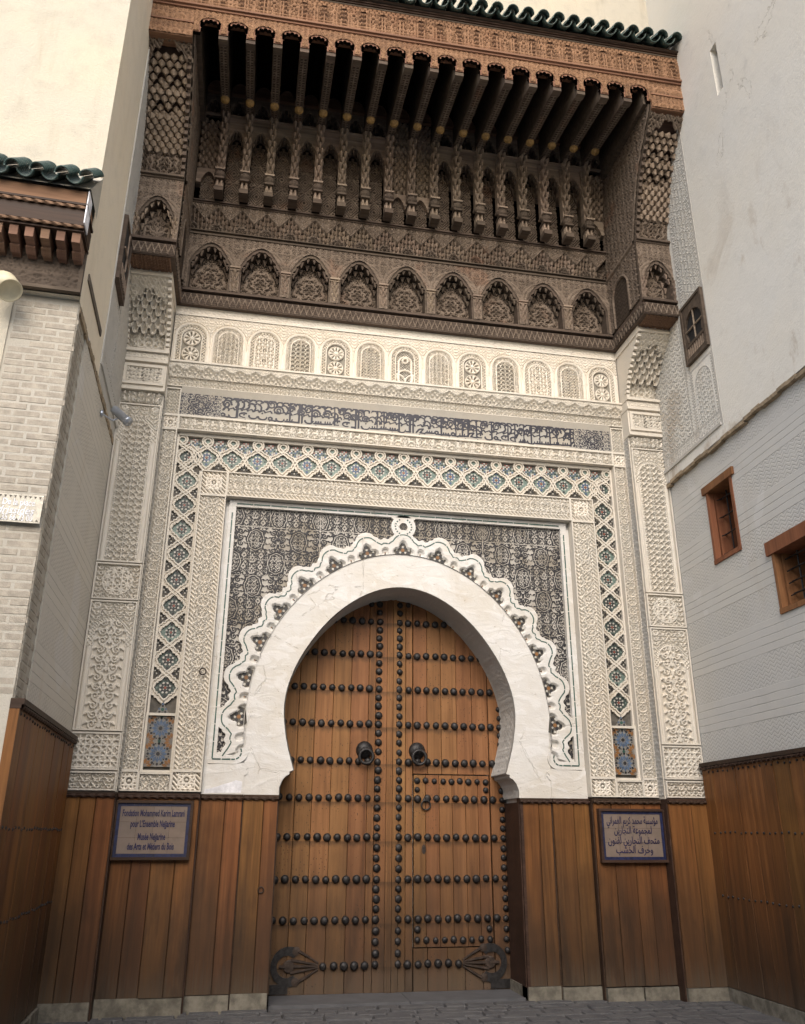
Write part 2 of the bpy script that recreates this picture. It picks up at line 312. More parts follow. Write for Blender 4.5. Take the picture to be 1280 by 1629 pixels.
class MB:
    def __init__(s): s.v = []; s.f = []; s.mi = []; s.cur = 0
    def face(s, idx): s.f.append(tuple(idx)); s.mi.append(s.cur)
    def add(s, pts, faces):
        b = len(s.v); s.v += [tuple(p) for p in pts]
        for f in faces: s.face([b+i for i in f])
    def box(s, x0, x1, y0, y1, z0, z1):
        if x0 > x1: x0, x1 = x1, x0
        s.add([(x0,y0,z0),(x1,y0,z0),(x1,y1,z0),(x0,y1,z0),(x0,y0,z1),(x1,y0,z1),(x1,y1,z1),(x0,y1,z1)],
              [(0,3,2,1),(4,5,6,7),(0,1,5,4),(1,2,6,5),(2,3,7,6),(3,0,4,7)])
    def quad(s, a, b, c, d): s.add([a,b,c,d], [(0,1,2,3)])
    def prism(s, poly, y0, y1, cap=True):
        """polygon in x,z (counter-clockwise seen from the front), pushed from y0 (front) to y1"""
        n = len(poly)
        s.add([(x,y0,z) for x,z in poly]+[(x,y1,z) for x,z in poly],
              ([tuple(range(n))] if cap else [])+[(i,i+n,(i+1)%n+n,(i+1)%n) for i in range(n)])
    def strip(s, A, B, y0, y1, ends=True):
        """band between two x,z polylines, front at y0, with edges back to y1"""
        n = len(A)
        pts = [(x,y0,z) for x,z in A]+[(x,y0,z) for x,z in B]+[(x,y1,z) for x,z in A]+[(x,y1,z) for x,z in B]
        fs = []
        for i in range(n-1):
            fs += [(i,i+1,n+i+1,n+i),(i,2*n+i,2*n+i+1,i+1),(n+i,n+i+1,3*n+i+1,3*n+i)]
        if ends: fs += [(0,n,3*n,2*n),(n-1,3*n-1,4*n-1,2*n-1)]
        s.add(pts, fs)
    def tube(s, path, r, n=6, closed=False, tw=None):
        path = [Vector(p) for p in path]; m = len(path); b = len(s.v)
        up = Vector((0, 1, 0))
        for i, p in enumerate(path):
            a = path[(i+1) % m] if (closed or i < m-1) else p
            c = path[i-1] if (closed or i > 0) else p
            d = (a-c).normalized(); e = d.cross(up)
            if e.length < 1e-4: e = d.cross(Vector((1, 0, 0)))
            e.normalize(); g = d.cross(e).normalized()
            rr = r[i] if isinstance(r, (list, tuple)) else r
            for k in range(n):
                t = 2*math.pi*k/n
                q = p+e*(math.cos(t)*rr)+g*(math.sin(t)*rr); s.v.append(tuple(q))
        for i in range(m if closed else m-1):
            j = (i+1) % m
            for k in range(n): s.face([b+i*n+k, b+i*n+(k+1)%n, b+j*n+(k+1)%n, b+j*n+k])
        if not closed:
            s.face([b+k for k in range(n)]); s.face([b+(m-1)*n+k for k in reversed(range(n))])
    def lathe(s, c, axis, prof, n=12):
        """prof: (radius, height along axis) list"""
        c = Vector(c); ax = Vector(axis).normalized(); e = ax.orthogonal().normalized(); g = ax.cross(e); b = len(s.v)
        for r, h in prof:
            for k in range(n):
                t = 2*math.pi*k/n; s.v.append(tuple(c+ax*h+(e*math.cos(t)+g*math.sin(t))*r))
        for i in range(len(prof)-1):
            for k in range(n): s.face([b+i*n+k, b+i*n+(k+1)%n, b+(i+1)*n+(k+1)%n, b+(i+1)*n+k])
        s.face([b+(len(prof)-1)*n+k for k in range(n)])
    def ribbon(s, pts, w, y0, h, closed=False):
        """moulded strap with two raised rims along an x,z polyline, lying on y0 and rising towards the viewer"""
        n = len(pts); P = [Vector((p[0], p[1])) for p in pts]; b = len(s.v)
        prof = [(-.5, 0), (-.5, 1), (-.2, 1), (-.14, .45), (.14, .45), (.2, 1), (.5, 1), (.5, 0)]
        for i in range(n):
            a = P[(i+1) % n] if (closed or i < n-1) else P[i]; c = P[i-1] if (closed or i > 0) else P[i]
            d = (a-c); d = d.normalized() if d.length > 1e-9 else Vector((1, 0)); nn = Vector((-d.y, d.x))
            for o, hh in prof:
                q = P[i]+nn*(o*w); s.v.append((q.x, y0-h*hh, q.y))
        k = len(prof)
        for i in range(n if closed else n-1):
            j = (i+1) % n
            for q in range(k-1): s.face([b+i*k+q, b+j*k+q, b+j*k+q+1, b+i*k+q+1])
    def frame(s, x0, x1, z0, z1, w, y0, y1):
        s.box(x0, x1, y0, y1, z1-w, z1); s.box(x0, x1, y0, y1, z0, z0+w)
        s.box(x0, x0+w, y0, y1, z0+w, z1-w); s.box(x1-w, x1, y0, y1, z0+w, z1-w)
    def mesh(s, name, mats, smooth=False):
        me = bpy.data.meshes.new(name); me.from_pydata(s.v, [], s.f)
        mats = mats if isinstance(mats, (list, tuple)) else [mats]
        for m in mats: me.materials.append(m)
        if len(mats) > 1: me.polygons.foreach_set('material_index', s.mi)
        if smooth: me.polygons.foreach_set('use_smooth', [True]*len(me.polygons))
        me.update(); return me
    def build(s, name, mats, parent=None, smooth=False): return put(name, s.mesh(name, mats, smooth), parent)

def grid_mesh(name, P, m, mask=None, ink=None, flip=False):
    """P: (nv,nu,3) array of points -> mesh"""
    nv, nu, _ = P.shape
    idx = np.arange(nv*nu).reshape(nv, nu)
    q = np.stack([idx[:-1,:-1], idx[:-1,1:], idx[1:,1:], idx[1:,:-1]], -1).reshape(-1, 4)
    if flip: q = q[:, ::-1]
    if mask is not None:
        mk = (mask[:-1,:-1] & mask[:-1,1:] & mask[1:,1:] & mask[1:,:-1]).reshape(-1); q = q[mk]
        used = np.unique(q); remap = -np.ones(nv*nu, int); remap[used] = np.arange(len(used)); q = remap[q]
        co = P.reshape(-1, 3)[used]; ik = None if ink is None else ink.reshape(-1)[used]
    else: co = P.reshape(-1, 3); ik = None if ink is None else ink.reshape(-1)
    me = bpy.data.meshes.new(name); me.vertices.add(len(co)); me.vertices.foreach_set('co', np.ascontiguousarray(co, dtype=np.float32).ravel())
    me.loops.add(q.size); me.loops.foreach_set('vertex_index', np.ascontiguousarray(q, dtype=np.int32).ravel())
    me.polygons.add(len(q)); me.polygons.foreach_set('loop_start', np.arange(0, q.size, 4, dtype=np.int32))
    me.materials.append(m); me.update(calc_edges=True)
    if ik is not None:
        at = me.attributes.new('ink', 'FLOAT', 'POINT'); at.data.foreach_set('value', ik.astype(np.float32))
    return me
_cache = {}
def relief(name, x0, x1, z0, z1, y, hf, depth, m, parent=None, res=.011, mask=None, ink=False, fmap=None, key=None):
    """carved face: height field hf(u,v) in 0..1; u,v are metres from the panel's bottom centre.
    fmap(x,z,h) -> (x,y,z) replaces the plain facade plane; panels with the same key share one mesh"""
    xc = (x0+x1)/2
    if fmap is None:
        k = (key, round(x1-x0, 4), round(z1-z0, 4), round(depth, 4)) if key is not None else None
        if k is not None and k in _cache: return put(name, _cache[k], parent, (xc, y, z0))
    nu = max(3, int(round((x1-x0)/res))+1); nv = max(3, int(round((z1-z0)/res))+1)
    X, Z = np.meshgrid(np.linspace(x0, x1, nu), np.linspace(z0, z1, nv))
    u = X-xc; v = Z-z0
    H = np.clip(hf(u, v), -3, 3); mk = None if mask is None else mask(X, Z)
    if fmap is not None: return put(name, grid_mesh(name, np.stack(fmap(X, Z, H*depth), -1), m, mk, H if ink else None), parent)
    me = grid_mesh(name, np.stack([u, -depth*H, v], -1), m, mk, H if ink else None)
    if k is not None: _cache[k] = me
    return put(name, me, parent, (xc, y, z0))

# ------------------------------------------------------------------ carved patterns (height fields)
def ss(x, a, b):
    t = np.clip((x-a)/(b-a), 0, 1); return t*t*(3-2*t)
class Tile:
    """a small ornament painted with tapering strokes, repeated with mirror symmetry across u"""
    def __init__(s, aspect=1.0, n=110, fat=1.3):
        s.fat = fat
        s.n = n; s.m = int(n*aspect); s.asp = aspect
        s.x, s.y = np.meshgrid((np.arange(n)+.5)/n, (np.arange(s.m)+.5)/n); s.h = np.zeros_like(s.x)
    def disc(s, cx, cy, r, amp=1.0, soft=.55):
        r *= s.fat
        for dx in (cx, -cx, 2-cx):
            for dy in (cy-s.asp, cy, cy+s.asp):
                if -r < dx < 1+r and -r < dy < s.asp+r:
                    d = np.hypot(s.x-dx, s.y-dy); s.h = np.maximum(s.h, amp*np.clip((r-d)/(r*soft), 0, 1))
    def stroke(s, pts, r0, r1=None, amp=1.0):
        r1 = r0 if r1 is None else r1; n = len(pts)
        for i, (x, y) in enumerate(pts): s.disc(x, y, r0+(r1-r0)*i/max(1, n-1), amp)
    def spiral(s, cx, cy, r, turns, a0, w0, w1, sg=1, k=40):
        s.stroke([(cx+r*(1-.85*t/k)*math.cos(a0+sg*2*math.pi*turns*t/k), cy+r*(1-.85*t/k)*math.sin(a0+sg*2*math.pi*turns*t/k)) for t in range(k+1)], w0, w1)
    def leaf(s, x, y, a, L, w):
        k = 9
        for t in range(k+1):
            q = t/k; b = a+.9*(q-.3)*q
            s.disc(x+math.cos(b)*L*q, y+math.sin(b)*L*q, w*math.sin(math.pi*min(.96, q*.8+.18)))
    def at(s, u, v, p):
        """sample; the full mirrored period in u is 1.7 p"""
        p = p*1.02
        x = np.abs(((u/p) % 1.0)*2-1); x = 1-x
        y = ((v/p*2) % s.asp)
        fx = np.clip(x*s.n-.5, 0, s.n-1); fy = y*s.n-.5
        i0 = np.floor(fx).astype(int); i1 = np.minimum(i0+1, s.n-1); tx = fx-i0
        j0 = np.floor(fy).astype(int); ty = fy-j0; j1 = (j0+1) % s.m; j0 = j0 % s.m
        h = s.h
        return (h[j0,i0]*(1-tx)+h[j0,i1]*tx)*(1-ty)+(h[j1,i0]*(1-tx)+h[j1,i1]*tx)*ty
pi = math.pi
T1 = Tile(1.4)       # scrolling arabesque
T1.spiral(.42, .36, .27, 1.35, -pi/2, .060, .035, 1); T1.spiral(.60, 1.06, .27, 1.35, pi/2, .060, .035, 1)
T1.stroke([(.5+.42*math.sin(2*pi*t/40), 1.4*t/40) for t in range(41)], .045)
for a in ((.12, .1, 1.2, .3, .06), (.9, .35, 2.0, .3, .06), (.1, .75, .4, .28, .06), (.92, 1.2, 3.6, .3, .06), (.30, .66, 1.0, .22, .05), (.7, .66, 2.2, .25, .05), (.15, 1.25, -.5, .25, .05)): T1.leaf(*a)
for p_ in ((.0, .5), (.0, 1.2), (1, .0), (1, .8)): T1.disc(*p_, .085)
T2 = Tile(1.0)       # tight foliage
T2.spiral(.5, .5, .30, 1.2, .3, .065, .04, -1); T2.stroke([(t/20, .5+.45*math.cos(pi*t/20)) for t in range(21)], .05)
for a in ((.0, .1, .8, .3, .07), (1, .6, 2.5, .32, .07), (.05, .65, .6, .26, .06), (.95, .15, 2.2, .25, .06)): T2.leaf(*a)
T3 = Tile(1.0)       # ogee net with a bud in each mesh
T3.stroke([(.5+.5*math.sin(pi*(t/30-.5)), t/30) for t in range(31)], .055)
T3.stroke([(.5-.5*math.sin(pi*(t/30-.5)), t/30) for t in range(31)], .055)
for cx, cy in ((0, .5), (1, 0), (1, 1)):
    T3.disc(cx, cy, .10); T3.leaf(cx, cy+.08, pi/2-.25, .26, .06)
for cx, cy in ((.5, .0), (.5, .5), (.5, 1)): T3.disc(cx, cy, .05)
T4 = Tile(1.8)       # bold palmettes and scrolls
T4.spiral(.45, .30, .30, 1.5, pi, .055, .04, 1); T4.spiral(.45, .92, .28, 1.4, 0, .055, .04, -1); T4.spiral(.5, 1.5, .28, 1.4, pi/2, .055, .04, 1)
T4.stroke([(.12+.1*math.cos(4*pi*t/50), 1.8*t/50) for t in range(51)], .045)
for y in (.1, .7, 1.3): T4.leaf(0, y, pi/2-.2, .34, .09); T4.leaf(.95, y+.2, 2.3, .3, .07); T4.leaf(.2, y+.35, .5, .22, .06)
T5 = Tile(1.0, 110, 1.15)       # chipped-tile ornament: bands, knots and leaves
T5.stroke([(.5+.36*math.cos(2*pi*t/60)*(1+.18*math.cos(8*pi*t/60)), .5+.36*math.sin(2*pi*t/60)*(1+.18*math.cos(8*pi*t/60))) for t in range(61)], .035)
T5.spiral(.5, .5, .20, 1.2, 0, .045, .03, 1)
for a in ((0, 0, .6, .34, .075), (1, 0, 2.4, .34, .07), (0, 1, -.7, .30, .07), (1, 1, 3.6, .3, .06), (0, .35, .9, .2, .055), (.98, .55, 2.6, .22, .055)): T5.leaf(*a)
T5.stroke([(.04+.10*math.sin(2*pi*t/20), t/20) for t in range(21)], .032); T5.stroke([(.93-.08*math.cos(2*pi*t/20), t/20) for t in range(21)], .03); T5.leaf(.5, .92, pi/2, .22, .06)

for _t in (T1, T2, T3, T4, T5): _t.h = ss(_t.h, .04, .38)
def arab(p, T=None, off=0.0):
    T = T or T1
    return lambda u, v: T.at(u+off, v, p)
def hatch(p, sg=1):
    p = p*1.45
    return lambda u, v: ss(np.abs(((u+sg*v)/p) % 1-.5), .12, .34)
def net(p):
    p = p*1.6
    def f(u, v):
        a = np.abs(((u+v)/p) % 1-.5); b = np.abs(((u-v)/p) % 1-.5); return ss(np.maximum(a, b), .28, .44)
    return f
def fold(u, v, n):
    r = np.hypot(u, v); a = np.arctan2(v, u); k = 2*pi/n; a = np.abs(((a+k/2) % k)-k/2); return r*np.cos(a), r*np.sin(a), r
def star(Rr, n=8, w=.10, lines=3):
    """interlaced star polygons: straight straps at two distances from the centre"""
    def f(u, v):
        h = np.zeros_like(u+v)
        for k in range(n):
            a = 2*pi*k/n; d = u*math.cos(a)+v*math.sin(a)
            for c in ((.34, .80) if lines < 4 else (.30, .62, .95)): h = np.maximum(h, ss(np.abs(d-Rr*c), w*Rr*1.1, w*Rr*.5))
        return np.maximum(h, ss(np.hypot(u, v), .16*Rr, .10*Rr))
    return f
def tess(p, n=8):
    s_ = star(p*.62, n, .075, 3)
    def f(u, v):
        a = ((u/p+.5) % 1-.5)*p; b = ((v/p+.5) % 1-.5)*p; return s_(a, b)
    return f
def wheel(Rr, n=14):
    def f(u, v):
        x, y, r = fold(u, v, n)
        sp = ss(y, .10*Rr, .04*Rr)*(r < Rr*.86); pet = ss(np.abs(y-(r-.45*Rr)*.32), .08*Rr, .03*Rr)*(r > .45*Rr)*(r < .85*Rr)
        return np.maximum.reduce([sp*.8, pet*.9, ss(r, .26*Rr, .17*Rr), ss(np.abs(r-.93*Rr), .09*Rr, .04*Rr)])
    return f
def lozenge(p):
    """nested lozenges with a small flower, as on the tall niche boards"""
    def f(u, v):
        b = ((v/p+.5) % 1-.5)*p; d = (np.abs(u)*1.25+np.abs(b))/(p*.55)
        r = ss(np.abs((d*4.2) % 1-.5), .12, .34)*(d > .28); fl = ss(np.abs(np.hypot(u, b)/(p*.13)-.7), .35, .1)
        return np.where(d < .28, fl, np.where(d > 1.0, T2.at(u, v, p*.45), r))
    return f
def medal(Rr):
    def f(u, v):
        x, y, r = fold(u, v, 8); q = r/Rr*(1+.10*np.cos(8*np.arctan2(v, u)))
        ring = np.maximum(ss(np.abs(q-1), .14, .07), ss(np.abs(q-.52), .10, .05))
        return np.maximum(ring, np.where(q < 1, T2.at(u, v, Rr*.75), T1.at(u, v, Rr*1.0)))
    return f
def chain_band(p):
    def f(u, v):
        return np.maximum(ss(np.abs(np.abs(((u/p) % 1)-.5)*2-.5-.38*np.sin(v/p*2*pi)), .30, .12), 0)
    return f
def muq(cw, rh, ridge=.65):
    """rows of small hooded cells, each row half a cell across and one step forward of the row below"""
    def f(u, v):
        j = np.floor(v/rh); b = v/rh-j; a = ((u/cw+.5*(j % 2)) % 1)-.5; s_ = np.abs(2*a)
        top = 1-.62*s_**1.35
        return np.where(b < top, j+.30*b+ridge*s_**2*.8-.25*np.sqrt(np.clip(1-s_**2, 0, 1))*np.clip(b*2, 0, 1), j+1.0)
    return f
def arch_r(u, v, sp, kz=1.0):
    """distance-like measure from the axis of a round-headed niche springing at sp"""
    return np.where(v > sp, np.hypot(u, (v-sp)*kz), np.abs(u))
# ================================================================== the portal: carved stucco front
portal = empty('stucco_portal', 'tall carved stucco portal front with white horseshoe arch between two plain walls', 'portal')
YA = .12                                    # plane of the arch, the bands stand at 0, the pilasters at -.17
b = MB()
b.box(-3.6, 3.6, .80, 1.1, 0, 8.2)
b.box(-3.46, -1.36, .20, .80, 0, 5.4); b.box(1.36, 3.46, .20, .80, 0, 5.4); b.box(-3.46, 3.46, .20, .80, 5.4, 7.9)
b.build('wall', M['stucco_white'], portal)
AC = 2.95
TH = np.radians([-45, -20, 0, 11, 31, 45, 63, 75, 84, 90])
RIN = [1.30, 1.335, 1.325, 1.29, 1.25, 1.262, 1.305, 1.350, 1.372, 1.376]
ROUT = [2.10, 1.812, 1.715, 1.695, 1.675, 1.69, 1.727, 1.76, 1.775, 1.778]
_ti = np.linspace(TH[0], pi-TH[0], 361)
def _smooth(tab):
    y = np.interp(np.where(_ti > pi/2, pi-_ti, _ti), TH, tab); k = np.hanning(45); k /= k.sum()
    return np.convolve(np.pad(y, 22, 'edge'), k, 'valid')
_rin, _rout = _smooth(RIN), _smooth(ROUT)
def rin(t): return float(np.interp(t, _ti, _rin))
def rout(t): return float(np.interp(t, _ti, _rout))
def polar(r, t, s=1): return (s*r*math.cos(t), AC+r*math.sin(t))
foot = [(1.325, 1.97), (1.325, 2.05), (1.30, 2.12), (1.265, 2.165), (1.225, 2.185), (1.225, 2.215), (1.185, 2.225)]
inner_half = foot+[(1.215, 2.32), (1.25, 2.43), (1.283, 2.56)]+[polar(rin(R(a)), R(a)) for a in range(-12, 90, 3)]+[(0, AC+rin(pi/2))]
# right to left over the top
inner = inner_half+[(-x, z) for x, z in reversed(inner_half[:-1])]
n_in = len(inner)
def outer_for(x, z):
    """matching point on the arch ring's outside"""
    t = math.atan2(z-AC, abs(x))
    if t < R(-4): return (math.copysign(1.708, x), z-.11*max(0, min(1, (z-2.2)/.6)))
    return (math.copysign(rout(t)*math.cos(t), x), AC+rout(t)*math.sin(t))
outer = [outer_for(x, z) for x, z in inner]; outer[n_in//2] = (0, AC+rout(pi/2))
b = MB(); b.strip(inner, outer, YA-.022, YA+.1, True)
b.build('arch_ring', M['stucco_white'], portal)
# intrados: carved reveal running back to the doors
arcL = np.concatenate([[0], np.cumsum(np.hypot(np.diff([p[0] for p in inner]), np.diff([p[1] for p in inner])))])
def intr(X, Z, h):     # X runs along the arch, Z runs in depth
    px = np.interp(X, arcL, [p[0] for p in inner]); pz = np.interp(X, arcL, [p[1] for p in inner])
    nx = px; nz = pz-AC; L = np.hypot(nx, nz)+1e-6
    return (px-nx/L*h, YA-.02+Z, pz-nz/L*h)
relief('arch_reveal', 0, arcL[-1], 0, .60, 0, lambda u, v: np.where((v < .05) | (v > .55), 1.0, .25+.75*T2.at(u, v, .12)), .012, M['stucco_grey'], portal, .013, fmap=intr)
# plain white plates round the arch
b = MB(); b.box(-2.13, -1.70, YA, .21, 1.97, 2.40); b.box(1.70, 2.13, YA, .21, 1.97, 2.40)
b.box(-2.13, 2.13, YA+.015, .21, 4.60, 5.30); b.box(-2.13, -1.55, YA+.015, .21, 2.40, 4.60); b.box(1.55, 2.13, YA+.015, .21, 2.40, 4.60)
b.prism([(-1.55, 3.3), (-1.0, 4.2), (-1.0, 4.6), (-1.55, 4.6)], YA+.016, .21); b.prism([(1.55, 4.6), (1.0, 4.6), (1.0, 4.2), (1.55, 3.3)], YA+.016, .21)
b.build('plaster_plate', M['stucco_white'], portal)
# imposts: plain blocks with an incised ogee beside the ring
for s in (-1, 1):
    b = MB()
    prof = [(1.70, 1.972), (1.70, 2.10), (1.70, 2.16), (1.675, 2.175), (1.66, 2.21), (1.69, 2.215), (1.665, 2.25), (1.70, 2.29)]
    poly = [(2.125, 1.972), (2.125, 2.27)]+list(reversed(prof))
    if s < 0: poly = [(-x, z) for x, z in reversed(poly)]
    b.prism(poly, YA-.035, YA+.05)
    b.build('impost_block', M['stucco_white'], portal)
# ---- scalloped festoon round the arch
PITCH = R(13.65)
def scal(t):
    """outer radius of the festoon above the ring; t measured from the crown"""
    ph = abs(((t/PITCH)+.5) % 1-.5)*2        # 0 at lobe centre, 1 in the valley
    if ph < .50: return .225+.085*math.sqrt(max(0, 1-(ph/.50)**2))
    if ph < .60: return .225
    if ph < .64: return .245
    return .190+.035*((ph-.82)/.18)**2
def rband(t): return rout(pi/2-abs(t))
t0 = R(107); NT_ = 760
tt = np.linspace(-t0, t0, NT_); NR = 30
sc_r = np.array([scal(t) for t in tt]); rb = np.array([rband(t) for t in tt])
# soften corners of the outline slightly
sc_r = np.convolve(np.pad(sc_r, 2, 'edge'), [.1, .2, .4, .2, .1], 'valid')
def festoon():
    TT, K = np.meshgrid(tt, np.linspace(0, 1, NR)); rr = rb[None]+K*sc_r[None]
    off = rr-rb[None]; ph = ((TT/PITCH)+.5) % 1-.5; a = ph*PITCH*1.8
    hole = np.zeros_like(rr, bool)
    for cx, cr, r_ in ((0, .045, .070), (-.072, .030, .056), (.072, .030, .056), (0, .105, .048), (0, .142, .030)): hole |= np.hypot(a-cx, off-cr) < r_
    ph2 = ((TT/PITCH)) % 1-.5; a2 = ph2*PITCH*1.8
    hole |= (np.hypot(a2, (off-.038)*.72) < .040)
    hole &= off > .006
    H = np.where(hole, 0.0, 1.0)
    x = rr*np.sin(TT); z = AC+rr*np.cos(TT); y = YA+.014-H*.052
    P = np.stack([x, y, z], -1)
    # turn the rim back to the panel
    e = P[-1:].copy(); e[..., 1] = YA+.02
    P = np.concatenate([P, e], 0)
    l, r = P[:, :1].copy(), P[:, -1:].copy(); l[..., 1] = YA+.02; r[..., 1] = YA+.02
    return np.concatenate([l, P, r], 1)
put('scalloped_border', grid_mesh('scalloped_border', festoon(), M['stucco_white'], flip=True), portal)
# little mosaics in the trefoil recesses
mats5 = [M['t_bed'], M['t_black'], M['t_white'], M['t_ochre'], M['t_green']]
def kite(b, cx, cz, a, L, w_, y):
    c, s_ = math.cos(a), math.sin(a)
    q = [(cx, cz), (cx+c*L*.55-s_*w_, cz+s_*L*.55+c*w_), (cx+c*L, cz+s_*L), (cx+c*L*.55+s_*w_, cz+s_*L*.55-c*w_)]
    n = len(b.v); b.v += [(x, y, z) for x, z in q]+[(x, y+.004, z) for x, z in q]
    b.face((n, n+3, n+2, n+1))
    for i in range(4): b.face((n+i, n+(i+1) % 4, n+4+(i+1) % 4, n+4+i))
def dot(b, cx, cz, r, y, k=6, a0=0):
    q = [(cx+r*math.cos(a0+2*pi*i/k), cz+r*math.sin(a0+2*pi*i/k)) for i in range(k)]
    n = len(b.v); b.v += [(x, y, z) for x, z in q]+[(x, y+.004, z) for x, z in q]
    b.face(list(range(n+k-1, n-1, -1)))
    for i in range(k): b.face((n+i, n+(i+1) % k, n+k+(i+1) % k, n+k+i))
b = MB()
b.cur = 0; dot(b, 0, .045, .085, .002, 10)
b.cur = 1
for x, z in ((-.052, .028), (.052, .028), (-.028, .075), (.028, .075), (0, .020), (0, .112)): dot(b, x, z, .017, -.004, 6, .4)
b.cur = 2
for x, z in ((-.024, .030), (.024, .030), (0, .088), (-.06, .056), (.06, .056)): dot(b, x, z, .013, -.003, 4, .3)
b.cur = 3; dot(b, 0, .054, .019, -.004, 6)
me_in = b.mesh('mosaic_inset', mats5)
b = MB(); b.cur = 1; dot(b, 0, .022, .008, -.002, 5); b.cur = 3; dot(b, 0, .038, .010, -.002, 4)
me_in2 = b.mesh('small_mosaic_inset', mats5)
bd = portal
fest = [o for o in portal.children if o.name.startswith('scalloped_border')][0]
for k in range(-7, 8):
    t = k*PITCH; r = rband(t)
    o = put('mosaic_inset', me_in, fest); o.location = (r*math.sin(t), YA+.008, AC+r*math.cos(t)); o.rotation_euler.y = t; o.scale = (1.25, 1, 1.22)
    if k < 7:
        t += PITCH/2; r = rband(t)
        o = put('small_mosaic_inset', me_in2, fest); o.location = (r*math.sin(t), YA+.008, AC+r*math.cos(t)); o.rotation_euler.y = t
# green glazed line following the scallops
b = MB()
pts = [((rb[i]+sc_r[i]-.062)*math.sin(tt[i]), AC+(rb[i]+sc_r[i]-.062)*math.cos(tt[i])) for i in range(0, NT_, 3)]
def dashline(b, pts, y, w_, seg=6, gap=.12):
    i = 0
    while i < len(pts)-1:
        j = min(len(pts)-1, i+seg)
        q = [Vector(p) for p in pts[i:j+1]]
        A, B = [], []
        for k, p in enumerate(q):
            d = (q[min(k+1, len(q)-1)]-q[max(0, k-1)]); d = d.normalized() if d.length else Vector((1, 0)); nn = Vector((-d.y, d.x))*w_/2
            if k == len(q)-1: p = p-d*.010
            A.append((p.x-nn.x, p.y-nn.y)); B.append((p.x+nn.x, p.y+nn.y))
        b.strip(A, B, y, y+.004); i = j
dashline(b, pts, YA-.0405, .014, 5)
for s in (-1, 1):
    dashline(b, [(s*2.045, 2.33+k*.09) for k in range(32)], YA-.0435, .014, 2)
    e = [(s*(2.045-k*.05), 2.325) for k in range(5)]+[(s*(1.82+.075*math.cos(a)), 2.40+.075*math.sin(a)) for a in [R(-90-k*18) for k in range(0, 8)]]
    dashline(b, e, YA-.0435, .014, 2)
dashline(b, [(-2.0+k*.1, 5.225) for k in range(41)], YA-.0435, .016, 2)
tag(b.build('green_tile_line', M['t_green'], portal), kind='stuff')
# crown loop
b = MB(); cz = 5.075; k = 36
ci = [(.050*math.cos(2*pi*i/k), cz+.050*math.sin(2*pi*i/k)) for i in range(k+1)]; co = [(.150*math.cos(2*pi*i/k), cz+.150*math.sin(2*pi*i/k)) for i in range(k+1)]
b.strip(ci, co, YA-.040, YA+.02, False)
b.prism([(-.12, 5.16), (-.06, 5.13), (.06, 5.13), (.12, 5.16), (.18, 5.22), (.18, 5.26), (-.18, 5.26), (-.18, 5.22)], YA-.0395, YA+.02)
b.build('crown_loop', M['stucco_white'], portal)
b = MB(); b.cur = 0; dot(b, 0, cz, .052, YA-.02, 12); b.cur = 1
for i in range(6): dot(b, .026*math.cos(i*pi/3), cz+.026*math.sin(i*pi/3), .010, YA-.026, 5)
b.cur = 4
for i in range(18):
    if i in (4, 5, 13, 14): continue
    a = 2*pi*i/18; dot(b, .100*math.cos(a), cz+.100*math.sin(a), .012, YA-.043, 4, a+.78)
b.build('crown_mosaic', mats5, portal)
# white inner frame
b = MB()
for s in (-1, 1): b.box(s*2.005, s*2.085, YA-.040, YA+.02, 2.28, 5.19)
b.box(-2.085, 2.085, YA-.040, YA+.02, 5.19, 5.27)
for s in (-1, 1):
    fo = [(s*1.93, 2.28), (s*1.80, 2.28)]+[(s*(1.79+.115*math.cos(a)), 2.40+.115*math.sin(a)) for a in [R(-90-k*18) for k in range(0, 8)]]
    fi = [(s*1.93, 2.37), (s*1.85, 2.37)]+[(s*(1.81+.03*math.cos(a)), 2.40+.03*math.sin(a)) for a in [R(-90-k*18) for k in range(0, 8)]]
    b.strip(fo, fi, YA-.0395, YA+.02); b.box(s*1.93, s*2.005, YA-.0398, YA+.02, 2.28, 2.37)
    b.box(s*2.085, s*2.125, YA-.015, YA+.02, 2.27, 5.19)
b.build('white_frame', M['stucco_white'], portal)
# spandrels of black chipped tile
def spand_mask(s):
    def f(X, Z):
        t = np.arctan2(np.abs(X), Z-AC); r = np.hypot(X, Z-AC)
        ro = np.interp(t, np.abs(tt[NT_//2:]), (rb+sc_r)[NT_//2:])
        return (r > ro-.02) & (np.hypot(X, Z-cz) > .13) & ~((Z < 2.46) & (np.abs(X) < 1.84)) & ~((t > t0) & (np.abs(X) < 1.86-.0*Z))
    return f
def spand_h(u, v):
    def cart(cu, cv, w_, h_):           # lobed cartouche with a double outline
        a = ((u-cu)/w_+.5) % 1-.5; d = ((v-cv)/h_+.5) % 1-.5; th = np.arctan2(d, a)
        return np.hypot(a*w_, d*h_)*(1+.17*np.cos(4*th)+.05*np.cos(8*th))
    r1 = cart(0, .2, .50, .56); r2 = cart(.25, .48, .50, .56)
    r = np.minimum(r1, r2)
    ring = np.maximum(ss(np.abs(r-.205), .012, .006), ss(np.abs(r-.172), .012, .006))
    k = np.where(np.abs(r-.19) < .028, ring, np.where(r < .17, np.where(r1 < r2, T4.at(u, v, .24), T1.at(u, v, .19)), T5.at(u, v, .17)))
    jn = np.minimum(np.abs((u/.2+.5) % 1-.5), np.abs((v/.2+.5) % 1-.5))*.2
    return np.where(jn < .0035, .2, np.clip(k*1.7, 0, 1))
for s in (-1, 1):
    x0, x1 = (-2.005, 0.0) if s < 0 else (0.0, 2.005)
    relief('spandrel_panel', x0, x1, 2.37, 5.19, YA+.014, spand_h, .010, M['excised'], portal, .0062, spand_mask(s), True)
